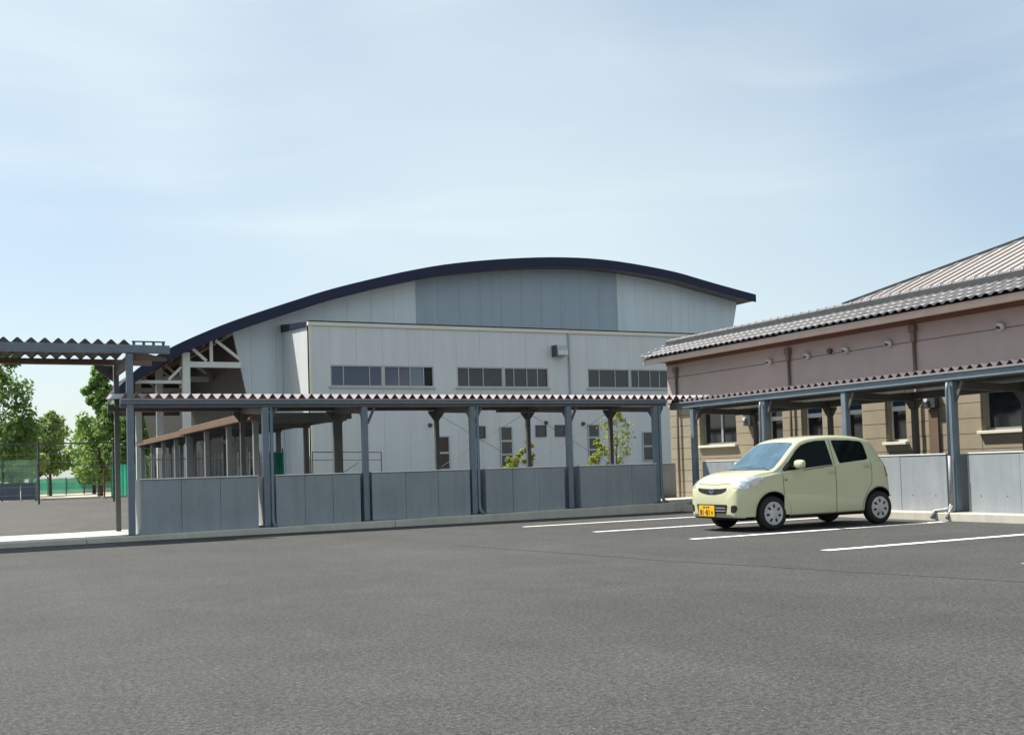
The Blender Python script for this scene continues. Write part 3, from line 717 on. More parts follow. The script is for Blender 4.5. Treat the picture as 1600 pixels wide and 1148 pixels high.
# ------------------------------------------------------------------ pink building
def pink():
    g = thing('tiled_building', 'pink and buff school building with grey tiled eaves at the right', 'building', (18.1, 16, 0))
    B = lambda *a: rel(MB().box(*a), g)
    UW, V0, V1, ZS, ZE = 18.1, -2.0, 25.9, 2.72, 4.02
    # openings in lower wall: (v0, v1, z0, z1)
    ops = [(12.4,15.2,1.60,2.55),(17.14,17.72,1.46,2.5),(18.42,19.05,1.46,2.5),(19.70,20.42,1.46,2.5),(21.1,21.75,1.46,2.5),(22.92,24.5,1.60,2.52)]
    # buff blocks: courses .30 high cut round the openings, one object per block
    zs = [0,.31,.62,.93,1.24,1.55,1.86,2.17,2.48,ZS]
    blocks = 0
    bands = []
    xs = [(V0, 12.4)] 
    # vertical piers between openings at every course, built as courses
    core = MB()
    edges = sorted({V0, V1} | {o[0] for o in ops} | {o[1] for o in ops})
    for a, b in zip(edges, edges[1:]):
        op = next((o for o in ops if abs(o[0]-a) < 1e-6), None)
        spans = [(0, ZS)] if op is None else [(0, op[2]), (op[3], ZS)]
        for s0, s1 in spans:
            core.box(UW+.05, UW+.3, a, b, s0, s1)
            cuts = [s0] + [z for z in zs if s0+.08 < z < s1-.08] + [s1]
            n = max(1, round((b-a)/1.2)); w = (b-a)/n
            for k, (p, q) in enumerate(zip(cuts, cuts[1:])):
                for i in range(n):
                    if a + (i+1)*w < 9: continue
                    j = random.uniform(0,.006)
                    B(UW+j, UW+.048, a+i*w+.005, a+(i+1)*w-.005, p+.006, q-.006).build('siding_board', M['buff'], g); blocks += 1
    rel(core, g).build('wall_core', M['joint'], g)
    B(UW+.0,UW+.048,V0,9.0,0,ZS).build('lower_wall', M['buff'], g)
    # upper render in two bands with a recessed joint
    B(UW-.03,UW+.3,V0,V1+.02,ZS+.003,3.56).build('upper_wall', M['pink'], g, bevel=.01)
    B(UW-.03,UW+.3,V0,V1+.02,3.575,ZE).build('upper_wall', M['pink'], g, bevel=.01)
    B(UW-.015,UW+.28,V0,V1,3.5605,3.5745).build('wall_joint', M['joint'], g)
    B(UW+.301,UW+6,V1-.3,V1,0,ZE).build('end_wall', M['pink'], g)
    # windows
    def win(v0, v1, z0, z1, big):
        y = UW+.17
        f = MB().box(y,y+.06,v0,v0+.05,z0,z1).box(y,y+.06,v1-.05,v1,z0,z1).box(y,y+.06,v0+.05,v1-.05,z0,z0+.05).box(y,y+.06,v0+.05,v1-.05,z1-.05,z1)
        if big: f.box(y-.01,y+.06,(v0+v1)/2-.04,(v0+v1)/2+.04,z0+.05,z1-.05)
        else: f.box(y-.02,y+.06,v0+.05,v1-.05,2.13,2.23)
        W = rel(f, g).build('window', M['white' if not big else 'frame'], g)
        m = (v0+v1)/2
        segs = [((v0+.05,m-.04,z0+.05,z1-.05),(m+.04,v1-.05,z0+.05,z1-.05)),][0] if big else ((v0+.05,v1-.05,z0+.05,2.13),(v0+.05,v1-.05,2.23,z1-.05))
        for i, (a, b, c, d) in enumerate(segs):
            rel(MB().box(y+.02,y+.03,a+.001,b-.001,c+.001,d-.001), g).build('pane', M['glassd'] if not (i == 1 and not big) else M['glassb'], W)
        rel(MB().box(UW-.09,UW+.165,v0-.05,v1+.05,z0-.07,z0-.004), g).build('sill', M['cream'], W, bevel=.008)
        rel(MB().box(UW+.05,UW+.165,v0+.002,v0+.02,z0,z1), g).build('reveal', M['buff'], W)
        rel(MB().box(UW+.05,UW+.165,v1-.02,v1-.002,z0,z1), g).build('reveal', M['buff'], W)
    for o in ops: win(*o, o[1]-o[0] > 1)
    B(UW+.75,UW+.8,11.5,V1-.4,.2,ZS-.1).build('inner_wall', M['black'], g)
    # wall fittings
    for v in (21.4,20.03,18.76,17.45,14.58):
        o = rel(MB().tube([(UW-.031,v,3.60),(UW-.10,v,3.60),(UW-.15,v,3.57)], [.075,.085,.07], 10), g).build('vent_cap', M['white'], g, smooth=True)
        rel(MB().tube([(UW-.151,v,3.57),(UW-.156,v,3.565)], [.055,.05], 10), g).build('vent_louvre', M['framed'], o)
    rel(MB().tube([(UW-.031,19.27,3.63),(UW-.12,19.27,3.63)], [.06,.06], 10), g).build('pipe_stub', M['framed'], g)
    for v, zt in ((25.42,3.86),(20.7,3.88),(16.76,3.92),(12.9,3.92)):
        o = rel(MB().tube([(UW-.075,v,3.55),(UW-.075,v,.1)], .035, 8), g).build('downpipe', M['soffp'], g, smooth=True)
        rel(MB().box(UW-.15,UW-.031,v-.08,v+.08,zt-.16,zt-.02), g).build('rain_head', M['soffp'], o, bevel=.01)
        rel(MB().box(UW-.12,UW-.031,v-.05,v+.05,3.552,zt-.163), g).build('pipe_box', M['soffp'], o)
    # lamp boxes on the lower wall
    for v, z in ((16.36,2.28),(22.3,2.2)):
        o = B(UW-.14,UW-.001,v-.14,v+.14,z-.16,z+.2).build('meter_box', M['framed'], g, bevel=.01)
        rel(MB().tube([(UW-.141,v+.06,z+.02),(UW-.19,v+.06,z+.02)], .05, 10), g).build('lamp', M['white'], o)
    B(UW-.05,UW-.001,16.24,16.48,1.15,2.1).build('cable_cover', M['soffp'], g)
    # eaves
    UE, ZF = 17.42, 4.10
    B(UE+.12,UW+.3,V0,V1+.25,ZF-.07,ZF-.03).build('soffit', M['soff'], g)
    B(UE+.02,UE+.115,V0,V1+.28,ZF-.14,ZF+.0).build('fascia_board', M['fasc'], g, bevel=.008)
    B(UW-.055,UW-.0305,V0,V1+.02,3.93,ZF-.075).build('eave_shadow_band', M['soff'], g)  # dark brown strip standing in for the shade under the eave
    # tiled slope
    UR, ZR = 18.30, 4.46
    sl = Vector((UR-UE,0,ZR-ZF)); Ls = sl.length; d = sl.normalized(); nrm = Vector((-d.z,0,d.x))
    # boarding under tiles
    a = Vector((UE+.02,0,ZF+.012))
    deck = MB()
    p0, p1 = Vector((UE+.01,V0,ZF+.004)), Vector((UR,V0,ZR+.004))
    deck.add([p0,p1,p1+Vector((0,V1+.28-V0,0)),p0+Vector((0,V1+.28-V0,0))]+[q+Vector((0,0,-.0035)) for q in (p0,p1)]+[q+Vector((0,V1+.28-V0,-.0035)) for q in (p1,p0)], [(0,1,2,3),(4,7,6,5),(0,4,5,1),(2,6,7,3),(0,3,7,4),(1,5,6,2)])
    rel(deck, g).build('roof_boarding', M['joint'], g)
    # a pantile: S-curve across (local y), length along x
    tw, tl = .225, .42; rows = 3; exp = Ls/rows
    t = MB(); nx, ny = 2, 8
    vs = []
    for i in range(nx+1):
        for j in range(ny+1):
            s = j/ny; y = s*(tw+.03)
            z = .024*math.sin(2*math.pi*(s*1.0)-.6)+.026
            vs.append((i/nx*tl, y, z + (1-i/nx)*.022))
    k = len(vs); vs += [(x,y,z-.018) for x,y,z in vs]
    fs = []
    for i in range(nx):
        for j in range(ny):
            q = i*(ny+1)+j; fs += [(q,q+ny+1,q+ny+2,q+1)]
    for j in range(ny): fs.append((j, j+1, k+j+1, k+j))
    for i in range(nx):
        q = i*(ny+1); fs.append((q, k+q, k+q+ny+1, q+ny+1)); q += ny; fs.append((q, q+ny+1, k+q+ny+1, k+q))
    t.add(vs, fs); tm = t.mesh('roof_tile', M['tile'], smooth=True)
    rotm = Matrix((d, Vector((0,1,0)), nrm)).transposed()
    e = rotm.to_euler()
    cols = int((V1+.28-7.0)/tw)
    for r in range(rows):
        for c in range(cols):
            p = Vector((UE-.05,0,ZF+.02)) + d*(exp*r) + nrm*.004
            p.y = V1+.28-(c+1)*tw
            o = link('roof_tile', tm, g, p-g.location, (e.x+random.uniform(-.006,.006), e.y+random.uniform(-.012,.012), e.z+random.uniform(-.012,.012)))
    # tiles beyond the picture joined
    far = MB()
    for r in range(rows):
        for c in range(36):
            p = Vector((UE-.05,0,ZF+.02)) + d*(exp*r) + nrm*.004; p.y = V1+.28-(cols+c+1)*tw
            far.add([p + rotm @ Vector(q) for q in t.v], t.f)
    tag(rel(far, g).build('roof_tiles', M['tile'], g, smooth=True), kind='stuff')
    # ridge caps along the top and the verge at the far end
    rc = MB()
    vs = []; n = 8
    for x, r in ((0,.075),(.05,.082),(.06,.068),(.30,.065)):
        vs += [(r*math.cos(math.pi*i/n), x, r*math.sin(math.pi*i/n)) for i in range(n+1)]
    fs = [(i*(n+1)+j,i*(n+1)+j+1,(i+1)*(n+1)+j+1,(i+1)*(n+1)+j) for i in range(3) for j in range(n)]
    fs += [tuple(range(n+1)), tuple(reversed(range(3*(n+1),4*(n+1))))]
    rc.add(vs, fs); rm = rc.mesh('ridge_tile', M['tiler'], smooth=True)
    bed = B(UR-.07,UR+.10,V0,V1+.26,ZR-.02,ZR+.19).build('ridge_bed', M['bed'], g)
    y = V1+.26
    while y > 6:
        link('ridge_tile', rm, g, Vector((UR+.01,y-.29,ZR+.185))-g.location, (0,random.uniform(-.02,.02),random.uniform(-.02,.02))); y -= .285
    for i in range(4):
        p = Vector((UE-.02,V1+.27,ZF+.07)) + d*(i*.262)
        o = link('verge_tile', rm, g, p-g.location, Matrix((Vector((0,-1,0)), d, nrm*1)).transposed().to_euler())
    # upper metal roof
    tan = .43; A = Vector((18.95,19.75,4.78))
    run = 9.0
    rb = MB()
    pts = [Vector((A.x,V0,A.z)), A, A+Vector((run,-run,run*tan)), Vector((A.x+run,V0-6,A.z+run*tan))]
    pts[3].y = min(pts[3].y, pts[2].y-1)
    pts[0].y = pts[3].y
    rb.add(pts+[p-Vector((0,0,.12)) for p in pts], [(0,1,2,3),(7,6,5,4),(0,4,5,1),(1,5,6,2),(2,6,7,3),(3,7,4,0)])
    rel(rb, g).build('metal_roof', M['metalroof'], g)
    hp = MB(); hp.add([A, A+Vector((run,-run,run*tan)), A+Vector((run,0,0.0)), A+Vector((0,0,-.12)), A+Vector((run,-run,run*tan-.12)), A+Vector((run,0,-.12))], [(0,1,2),(5,4,3),(0,3,4,1),(1,4,5,2),(2,5,3,0)])
    hp.v = [(x, yy+.01, z-.02) for x, yy, z in hp.v]
    rel(hp, g).build('metal_roof', M['metalroof'], g)
    rel(MB().bar(A+Vector((-.02,.02,.05)), A+Vector((run,-run,run*tan+.05)), .05, .06), g).build('hip_cap', M['steeld'], g)
    v = A.y-.36
    while v > 4.0:
        L = min(run, A.y-v)
        rel(MB().bar((A.x-.02,v,A.z+.018),(A.x+L-.02,v,A.z+L*tan+.018),.02,.045), g).build('roof_seam', M['metalroofd'], g); v -= .30
    B(A.x-.02,A.x+.2,V0,A.y,3.9,A.z-.13).build('upstand', M['pink'], g)
M['soffp'] = mat('brown_pipe', (.16, .115, .085), .5, .0, .1, 3)
M['metalroofd'] = mat('roof_seam_metal', (.36, .33, .32), .5, .2, .12, 3)
pink()

# ------------------------------------------------------------------ car
def catmull(pts, per):
    out = []
    P = [pts[0]] + pts + [pts[-1]]
    for i in range(1, len(P)-2):
        p0, p1, p2, p3 = P[i-1], P[i], P[i+1], P[i+2]
        for k in range(per):
            t = k/per
            out.append(tuple(.5*((2*b) + (-a+c)*t + (2*a-5*b+4*c-d)*t*t + (-a+3*b-3*c+d)*t**3) for a, b, c, d in zip(p0, p1, p2, p3)))
    out.append(tuple(pts[-1])); return out
def car():
    g = thing('parked_car', 'pale lime green hatchback car with a yellow number plate parked in a marked bay', 'car', (12.8,14.66,0), R(180-1.0))
    # stations: x, half width, z bottom, z belt, roof-edge half width, z roof edge, z top
    st = [(1.755,.45,.29,.52,.30,.56,.565),
          (1.74,.55,.25,.61,.42,.68,.70),
          (1.70,.625,.215,.70,.50,.765,.795),
          (1.62,.665,.20,.77,.56,.825,.86),
          (1.48,.685,.20,.83,.60,.88,.915),
          (1.28,.69,.20,.875,.62,.93,.965),
          (1.08,.70,.20,.905,.635,.955,.992),
          (.97,.70,.20,.925,.645,.975,1.015),
          (.80,.70,.20,.945,.625,1.08,1.135),
          (.60,.70,.20,.965,.59,1.235,1.295),
          (.42,.70,.20,.985,.555,1.365,1.425),
          (.28,.70,.20,1.0,.535,1.43,1.49),
          (.05,.70,.20,1.02,.525,1.47,1.53),
          (-.35,.70,.20,1.05,.525,1.49,1.55),
          (-.75,.70,.20,1.075,.525,1.48,1.54),
          (-1.05,.70,.21,1.09,.52,1.445,1.505),
          (-1.25,.695,.22,1.095,.51,1.385,1.44),
          (-1.36,.685,.23,1.06,.50,1.24,1.30),
          (-1.44,.67,.24,.96,.49,1.02,1.06),
          (-1.50,.65,.25,.80,.50,.85,.88),
          (-1.545,.61,.27,.66,.50,.70,.72),
          (-1.565,.54,.30,.56,.44,.585,.60)]
    fine = catmull(st, 5)
    rows = []
    for x, W, zb, zt, wr, zr, zc in fine:
        half = [(0,zb),(W*.55,zb),(W*.88,zb+.005),(W*.965,zb+.04),(W*.985,zb+.12),(W*1.0,zb+(zt-zb)*.45),(W*1.0,zb+(zt-zb)*.7),(W*.985,zt-.03),(W*.965,zt),
                (wr+(W*.965-wr)*.42,zt+(zr-zt)*.6),(wr,zr),(wr*.88,zr+(zc-zr)*.62),(wr*.6,zr+(zc-zr)*.88),(0,zc)]
        half = catmull(half, 4)
        rows.append((x, half))
    mb = MB(); n = len(rows[0][1])
    ring = 2*n-2
    for x, half in rows:
        full = half + [(-y,z) for y, z in reversed(half[1:-1])]
        mb.v += [(x,y,z) for y, z in full]
    for i in range(len(rows)-1):
        for k in range(ring):
            mb.f.append((i*ring+k, i*ring+(k+1)%ring, (i+1)*ring+(k+1)%ring, (i+1)*ring+k)); mb.m.append(0)
    mb.f.append(tuple(range(ring))); mb.f.append(tuple(reversed(range((len(rows)-1)*ring, len(rows)*ring)))); mb.m += [0,0]
    me = mb.mesh('body', [M['paint'], M['trim']], smooth=True)
    bvh = BVHTree.FromPolygons([v.co.copy() for v in me.vertices], [tuple(p.vertices) for p in me.polygons])
    body = link('body', me, g)
    XF, XR, RA = 1.04, -1.245, .352
    # cut the wheel arches
    cut = MB()
    for x in (XF, XR):
        for s in (-1, 1):
            cut.tube([(x, s*.46, .285), (x, s*.9, .285)], RA, 40)
    cm = cut.mesh('cutter', M['trim']); co = link('cutter', cm)
    co.parent = g
    bo = body.modifiers.new('arches', 'BOOLEAN'); bo.operation = 'DIFFERENCE'; bo.object = co; bo.solver = 'EXACT'
    bpy.context.view_layer.update()
    dg = bpy.context.evaluated_depsgraph_get(); ev = body.evaluated_get(dg)
    nm = bpy.data.meshes.new_from_object(ev); body.modifiers.clear(); body.data = nm; nm.name = 'body'
    if len(nm.materials) < 2: nm.materials.append(M['trim'])
    bpy.data.objects.remove(co); bpy.data.meshes.remove(cm)
    # faces inside the wells: black trim
    for p in nm.polygons:
        c = p.center
        ins = any((c.x-x)**2+(c.z-.285)**2 < (RA*1.003)**2 and .44 < abs(c.y) < .72 and ((c.x-x)**2+(c.z-.285)**2 > (RA*.985)**2 or abs(abs(c.y)-.46) < .01) for x in (XF, XR))
        low = c.z < .235 and p.normal.z < -.5
        p.material_index = 1 if ins or low else 0
        p.use_smooth = not ins
    # --- panels projected on the body
    def panel(name, poly, o, a, b, dirn, m, off=.004, parent=None, grid=.06, smooth=True):
        o, a, b, dirn = Vector(o), Vector(a).normalized(), Vector(b).normalized(), Vector(dirn).normalized()
        bm = bmesh.new(); vs = [bm.verts.new((p, q, 0)) for p, q in poly]; bm.faces.new(vs)
        lo0, hi0 = min(p for p, q in poly), max(p for p, q in poly); lo1, hi1 = min(q for p, q in poly), max(q for p, q in poly)
        k = lo0+grid
        while k < hi0: bmesh.ops.bisect_plane(bm, geom=bm.verts[:]+bm.edges[:]+bm.faces[:], plane_co=(k,0,0), plane_no=(1,0,0)); k += grid
        k = lo1+grid
        while k < hi1: bmesh.ops.bisect_plane(bm, geom=bm.verts[:]+bm.edges[:]+bm.faces[:], plane_co=(0,k,0), plane_no=(0,1,0)); k += grid
        bmesh.ops.triangulate(bm, faces=bm.faces[:])
        for v in bm.verts:
            src = o + a*v.co.x + b*v.co.y - dirn*3
            hit, nr, _, _ = bvh.ray_cast(src, dirn)
            if hit is None: hit, nr, _, _ = bvh.find_nearest(src + dirn*3)
            if nr.dot(dirn) > 0: nr = -nr
            v.co = hit + nr*off
        bmesh.ops.recalc_face_normals(bm, faces=bm.faces[:])
        me = bpy.data.meshes.new(name); bm.to_mesh(me); bm.free(); me.materials.append(m)
        if me.polygons and sum((p.normal.dot(dirn)*p.area for p in me.polygons)) > 0: me.flip_normals()
        if smooth: me.polygons.foreach_set('use_smooth', [True]*len(me.polygons))
        return link(name, me, parent or g)
    def rnd(poly, r=.04, n=4):
        out = []; k = len(poly)
        for i in range(k):
            p0, p1, p2 = Vector(poly[i-1]), Vector(poly[i]), Vector(poly[(i+1) % k])
            r1 = min(r, (p0-p1).length*.45, (p2-p1).length*.45)
            a, b = p1+(p0-p1).normalized()*r1, p1+(p2-p1).normalized()*r1
            for j in range(n+1):
                t = j/n; out.append(tuple(a*(1-t)**2+p1*2*t*(1-t)+b*t*t))
        return out
    def stroke(name, pts, w, s, m, off=.0025, parent=None):
        poly = []
        P = [Vector(p) for p in pts]; L1, L2 = [], []
        for i, p in enumerate(P):
            d = (P[min(i+1,len(P)-1)]-P[max(i-1,0)]).normalized(); nn = Vector((-d.y,d.x))*w/2
            L1.append(tuple(p+nn)); L2.append(tuple(p-nn))
        return panel(name, L1+L2[::-1], (0,0,0), (1,0,0), (0,0,1), (0,-s,0), m, off, parent, .05)
    for s in (1, -1):
        fw = [(.80,.955),(.60,1.16),(.46,1.29),(.33,1.375),(.17,1.42),(0,1.445),(-.215,1.45),(-.245,1.045)]
        rw = [(-.335,1.45),(-.70,1.445),(-.98,1.42),(-1.03,1.38),(-1.035,1.13),(-.99,1.105),(-.395,1.057)]
        dr = panel('front_door', rnd([(.83,.93),(.815,.30),(.78,.25),(-.28,.245),(-.285,1.03)], .05), (0,0,0), (1,0,0), (0,0,1), (0,-s,0), M['paint'], .0015)
        stroke('door_gap', [(.835,.95),(.825,.80),(.82,.35),(.79,.25)], .012, s, M['seam'], .003, dr)
        stroke('door_gap', [(-.29,1.46),(-.285,1.04),(-.285,.25)], .012, s, M['seam'], .003, dr)
        stroke('door_handle', [(-.13,.905),(-.25,.912)], .034, s, M['paint2'], .02, dr)
        panel('side_window', fw, (0,0,0), (1,0,0), (0,0,1), (0,-s,0), M['cglass'], .004, dr)
        dr = panel('rear_door', rnd([(-.295,1.03),(-.295,.245),(-.86,.25),(-.94,.50),(-1.06,.68),(-1.08,1.06)], .05), (0,0,0), (1,0,0), (0,0,1), (0,-s,0), M['paint'], .0015)
        stroke('door_gap', [(-1.07,1.10),(-1.085,.9),(-1.07,.70),(-.96,.56),(-.87,.38),(-.86,.25)], .011, s, M['seam'], .003, dr)
        stroke('door_handle', [(-.92,.985),(-1.04,.992)], .034, s, M['paint2'], .02, dr)
        panel('side_window', rnd(rw, .03), (0,0,0), (1,0,0), (0,0,1), (0,-s,0), M['cglass'], .004, dr)
        stroke('window_rail', [(.40,.962),(-.24,1.03)], .012, s, M['trim'], .006, dr)
        panel('side_repeater', rnd([(.80,.80),(.74,.80),(.74,.83),(.80,.83)], .01), (0,0,0), (1,0,0), (0,0,1), (0,-s,0), M['orange'], .006)
        # sill crease
        stroke('sill_trim', [(.70,.235),(0,.235),(-.90,.242)], .02, s, M['seam'], .002)
        # arch lip
        for x in (XF, XR):
            a0 = [ (x+RA*1.02*math.cos(t), .285+RA*1.02*math.sin(t)) for t in [math.pi*k/16 for k in range(-1,18)] ]
            stroke('arch_lip', a0, .012, s, M['paint2'], .006)
        # headlight wraps the corner
        dv = Vector((-1,-s*.75,-.18)).normalized(); hv = Vector((-s*.75*-1*0+0,0,0))
        hx = Vector((.75*-1, s*1.0, 0)).normalized()      # horizontal axis across the corner (towards the side)
        hl = panel('headlight', rnd([(-.20,-.105),(-.02,-.125),(.16,-.06),(.25,.075),(.21,.10),(.02,.095),(-.15,.05)], .04), Vector((1.50,s*.60,.80)), hx, Vector((0,0,1)), dv, M['lens'], .006, None, .04)
        panel('lamp_bowl', rnd([(-.10,-.06),(.0,-.07),(.02,.03),(-.08,.03)], .03), Vector((1.50,s*.60,.785)), hx, Vector((0,0,1)), dv, M['chrome'], .009, hl, .03)
        panel('turn_lamp', rnd([(.07,-.04),(.15,-.02),(.19,.05),(.10,.05)], .03), Vector((1.50,s*.60,.785)), hx, Vector((0,0,1)), dv, M['lens2'], .009, hl, .03)
        # fog recess
        fl = panel('fog_recess', rnd([(.49,-.065),(.585,-.07),(.615,-.01),(.61,.05),(.51,.05)], .03), (0,0,.385), (0,s,0), (0,0,1), (-1,0,0), M['trim'], .004, None, .03)
        # tail lamp
        panel('tail_lamp', rnd([(-1.34,1.16),(-1.375,1.16),(-1.475,.90),(-1.475,.80),(-1.43,.80),(-1.41,.90)], .02), (0,0,0), (1,0,0), (0,0,1), (0,-s,0), M['redlens'], .005, None, .03)
        # mirror
        mm = MB(); vs = []
        for i in range(9):
            th = math.pi*i/8
            for j in range(12):
                ph = 2*math.pi*j/12
                sx, sy, sz = math.cos(ph)*math.sin(th), -math.cos(th), math.sin(ph)*math.sin(th)
                pw = lambda q: math.copysign(abs(q)**.65, q)
                vs.append((.56+.055*pw(sx), s*(.80+.115*pw(sy)), 1.065+.072*pw(sz)))
        mm.add(vs, [(i*12+j,i*12+(j+1)%12,(i+1)*12+(j+1)%12,(i+1)*12+j) for i in range(8) for j in range(12)])
        mi = mm.build('door_mirror', M['paint'], g, smooth=True)
        MB().bar((.60,s*.655,1.02),(.575,s*.73,1.045),.05,.03).build('mirror_arm', M['trim'], mi)
        MB().box(.498,.502,s*.80-.075,s*.80+.075,1.025,1.105).build('mirror_glass', M['cglass'], mi)
        # window corner
        stroke('corner_trim', [(.80,.965),(.66,1.085)], .05, s, M['trim'], .007)
    # windscreen
    o = Vector((.68,0,1.22)); up = Vector((-.60,0,.49)).normalized(); nr = Vector((up.z,0,-up.x))
    ws = [(-.60,-.375),(-.3,-.40),(0,-.405),(.3,-.40),(.60,-.375),(.535,.0),(.475,.335),(.25,.36),(0,.365),(-.25,.36),(-.475,.335),(-.535,.0)]
    W = panel('windscreen', rnd(ws, .05), o, (0,1,0), up, -nr, M['wglass'], .004)
    panel('wiper_cowl', [(-.58,-.44),(0,-.475),(.58,-.44),(.60,-.39),(.3,-.412),(0,-.417),(-.3,-.412),(-.60,-.39)], o, (0,1,0), up, -nr, M['trim'], .005, W)
    for q in ((-.45,-.38,.05,-.30),(.0,-.40,.42,-.33)):
        d = Vector((q[2]-q[0],q[3]-q[1])).normalized(); nn = Vector((-d.y,d.x))*.008
        panel('wiper', [(q[0]+nn.x,q[1]+nn.y),(q[2]+nn.x,q[3]+nn.y),(q[2]-nn.x,q[3]-nn.y),(q[0]-nn.x,q[1]-nn.y)], o, (0,1,0), up, -nr, M['trim'], .014, W)
    # rear window
    panel('rear_window', rnd([(-.46,1.10),(.46,1.10),(.43,1.38),(-.43,1.38)], .06), (0,0,0), (0,1,0), (0,0,1), (1,0,0), M['cglass'], .004)
    # nose
    F = dict(o=(0,0,0), a=(0,1,0), b=(0,0,1), dirn=(-1,0,0))
    def front(name, poly, m, off=.004, parent=None, grid=.04): return panel(name, poly, F['o'], F['a'], F['b'], F['dirn'], m, off, parent, grid)
    gr = front('grille', [(-.39,.715),(-.2,.70),(0,.695),(.2,.70),(.39,.715),(.375,.665),(.27,.628),(.1,.605),(-.1,.605),(-.27,.628),(-.375,.665)], M['trim'], .005)
    front('grille_lip', [(-.385,.716),(-.2,.703),(0,.698),(.2,.703),(.385,.716),(.38,.707),(.2,.694),(0,.689),(-.2,.694),(-.38,.707)], M['chrome'], .010, gr)
    bd = front('badge', [(.058*math.cos(t*math.pi/8), .665+.034*math.sin(t*math.pi/8)) for t in range(16)], M['chrome'], .012, gr, .02)
    front('badge_face', [(.048*math.cos(t*math.pi/8), .665+.026*math.sin(t*math.pi/8)) for t in range(16)], M['badge'], .015, gr, .02)
    front('bonnet_gap', [(-.45,.790),(-.2,.776),(0,.774),(.2,.776),(.45,.790),(.45,.780),(.2,.766),(0,.764),(-.2,.766),(-.45,.780)], M['seam'], .004)
    lo = front('lower_grille', rnd([(-.42,.445),(.42,.445),(.38,.295),(-.38,.295)], .025), M['trim'], .005)
    for z in (.392,.345): front('grille_slat', [(-.37,z-.007),(.37,z-.007),(.37,z+.004),(-.37,z+.004)], M['slat'], .012, lo)
    front('bumper_lip', [(-.5,.27),(0,.262),(.5,.27),(.5,.282),(0,.275),(-.5,.282)], M['seam'], .004)
    # number plate
    px = 1.782; pl = MB().box(px-.012,px,-.335,.095,.245,.425).build('number_plate', M['plate'], g, bevel=.006)
    tx = MB()
    for y0, z0, w, h in ((-.15,.385,.03,.028),(-.20,.385,.03,.028),(-.26,.385,.02,.028),(-.29,.385,.02,.028),(-.06,.285,.03,.05),(-.14,.268,.018,.085),(-.20,.268,.04,.085),(-.25,.305,.03,.012),(-.31,.268,.018,.085),(-.365,.268,.04,.085)):
        y0 += .09; tx.box(px+.0005,px+.003,y0-w/2,y0+w/2,z0,z0+h)
    tag(tx.build('plate_lettering', M['platetx'], pl), kind='stuff')
    MB().box(px-.06,px-.0125,-.27,.03,.27,.40).build('plate_bracket', M['trim'], pl)
    MB().tube([(.05,.35,1.54),(-.03,.36,1.74)], [.006,.003], 6).build('aerial', M['trim'], g)
    # underbody
    MB().box(-1.45,1.5,-.42,.42,.17,.30).build('underbody', M['trim'], g, bevel=.03)
    # wheels
    def lathe(prof, n=40):
        mb = MB(); vs = []
        for y, r in prof: vs += [(r*math.cos(2*math.pi*k/n), y, r*math.sin(2*math.pi*k/n)) for k in range(n)]
        fs = [(i*n+k,i*n+(k+1)%n,(i+1)*n+(k+1)%n,(i+1)*n+k) for i in range(len(prof)-1) for k in range(n)]
        return mb.add(vs, fs)
    tyre = lathe([(-.07,.17),(-.078,.20),(-.078,.245),(-.06,.275),(0,.283),(.06,.275),(.078,.245),(.078,.20),(.07,.17)]).mesh('tyre', M['rubber'], smooth=True)
    cap = lathe([(-.07,.186),(.055,.186),(.074,.192),(.080,.18),(.070,.168),(.076,.12),(.083,.06),(.088,.05),(.09,.0001)]).mesh('hubcap', M['hub'], smooth=True)
    hv = MB()
    for k in range(7):
        a = 2*math.pi*k/7+.2
        c = Vector((math.cos(a)*.118, 0, math.sin(a)*.118)); er = Vector((math.cos(a),0,math.sin(a))); et = Vector((-math.sin(a),0,math.cos(a)))
        hv.add([c+er*.034*math.cos(t*math.pi/6)+et*.022*math.sin(t*math.pi/6)+Vector((0,.0795-.04*(er.dot(er)*.03*math.cos(t*math.pi/6)),0)) for t in range(12)], [tuple(range(12))])
    hvm = hv.mesh('hubcap_vents', M['trim'])
    for x in (XF, XR):
        for s in (1, -1):
            w = link('wheel', tyre, g, (x, s*.615, .281), (0, .35*x, 0 if s > 0 else math.pi))
            link('hubcap', cap, w); link('hubcap_vents', hvm, w)
    # dark interior cue: seats behind the windscreen are hidden by the reflective glass
M['paint2'] = mat('darker_lime_paint', (.39, .41, .27), .35, .0, .02, 2, coat=.4)  # darker lime for door handles and arch lips
M['lens2'] = mat('clear_indicator_lens', (.72, .70, .66), .15, .2, .1, 10)
M['slat'] = mat('grey_slat', (.35, .36, .36), .4)
car()

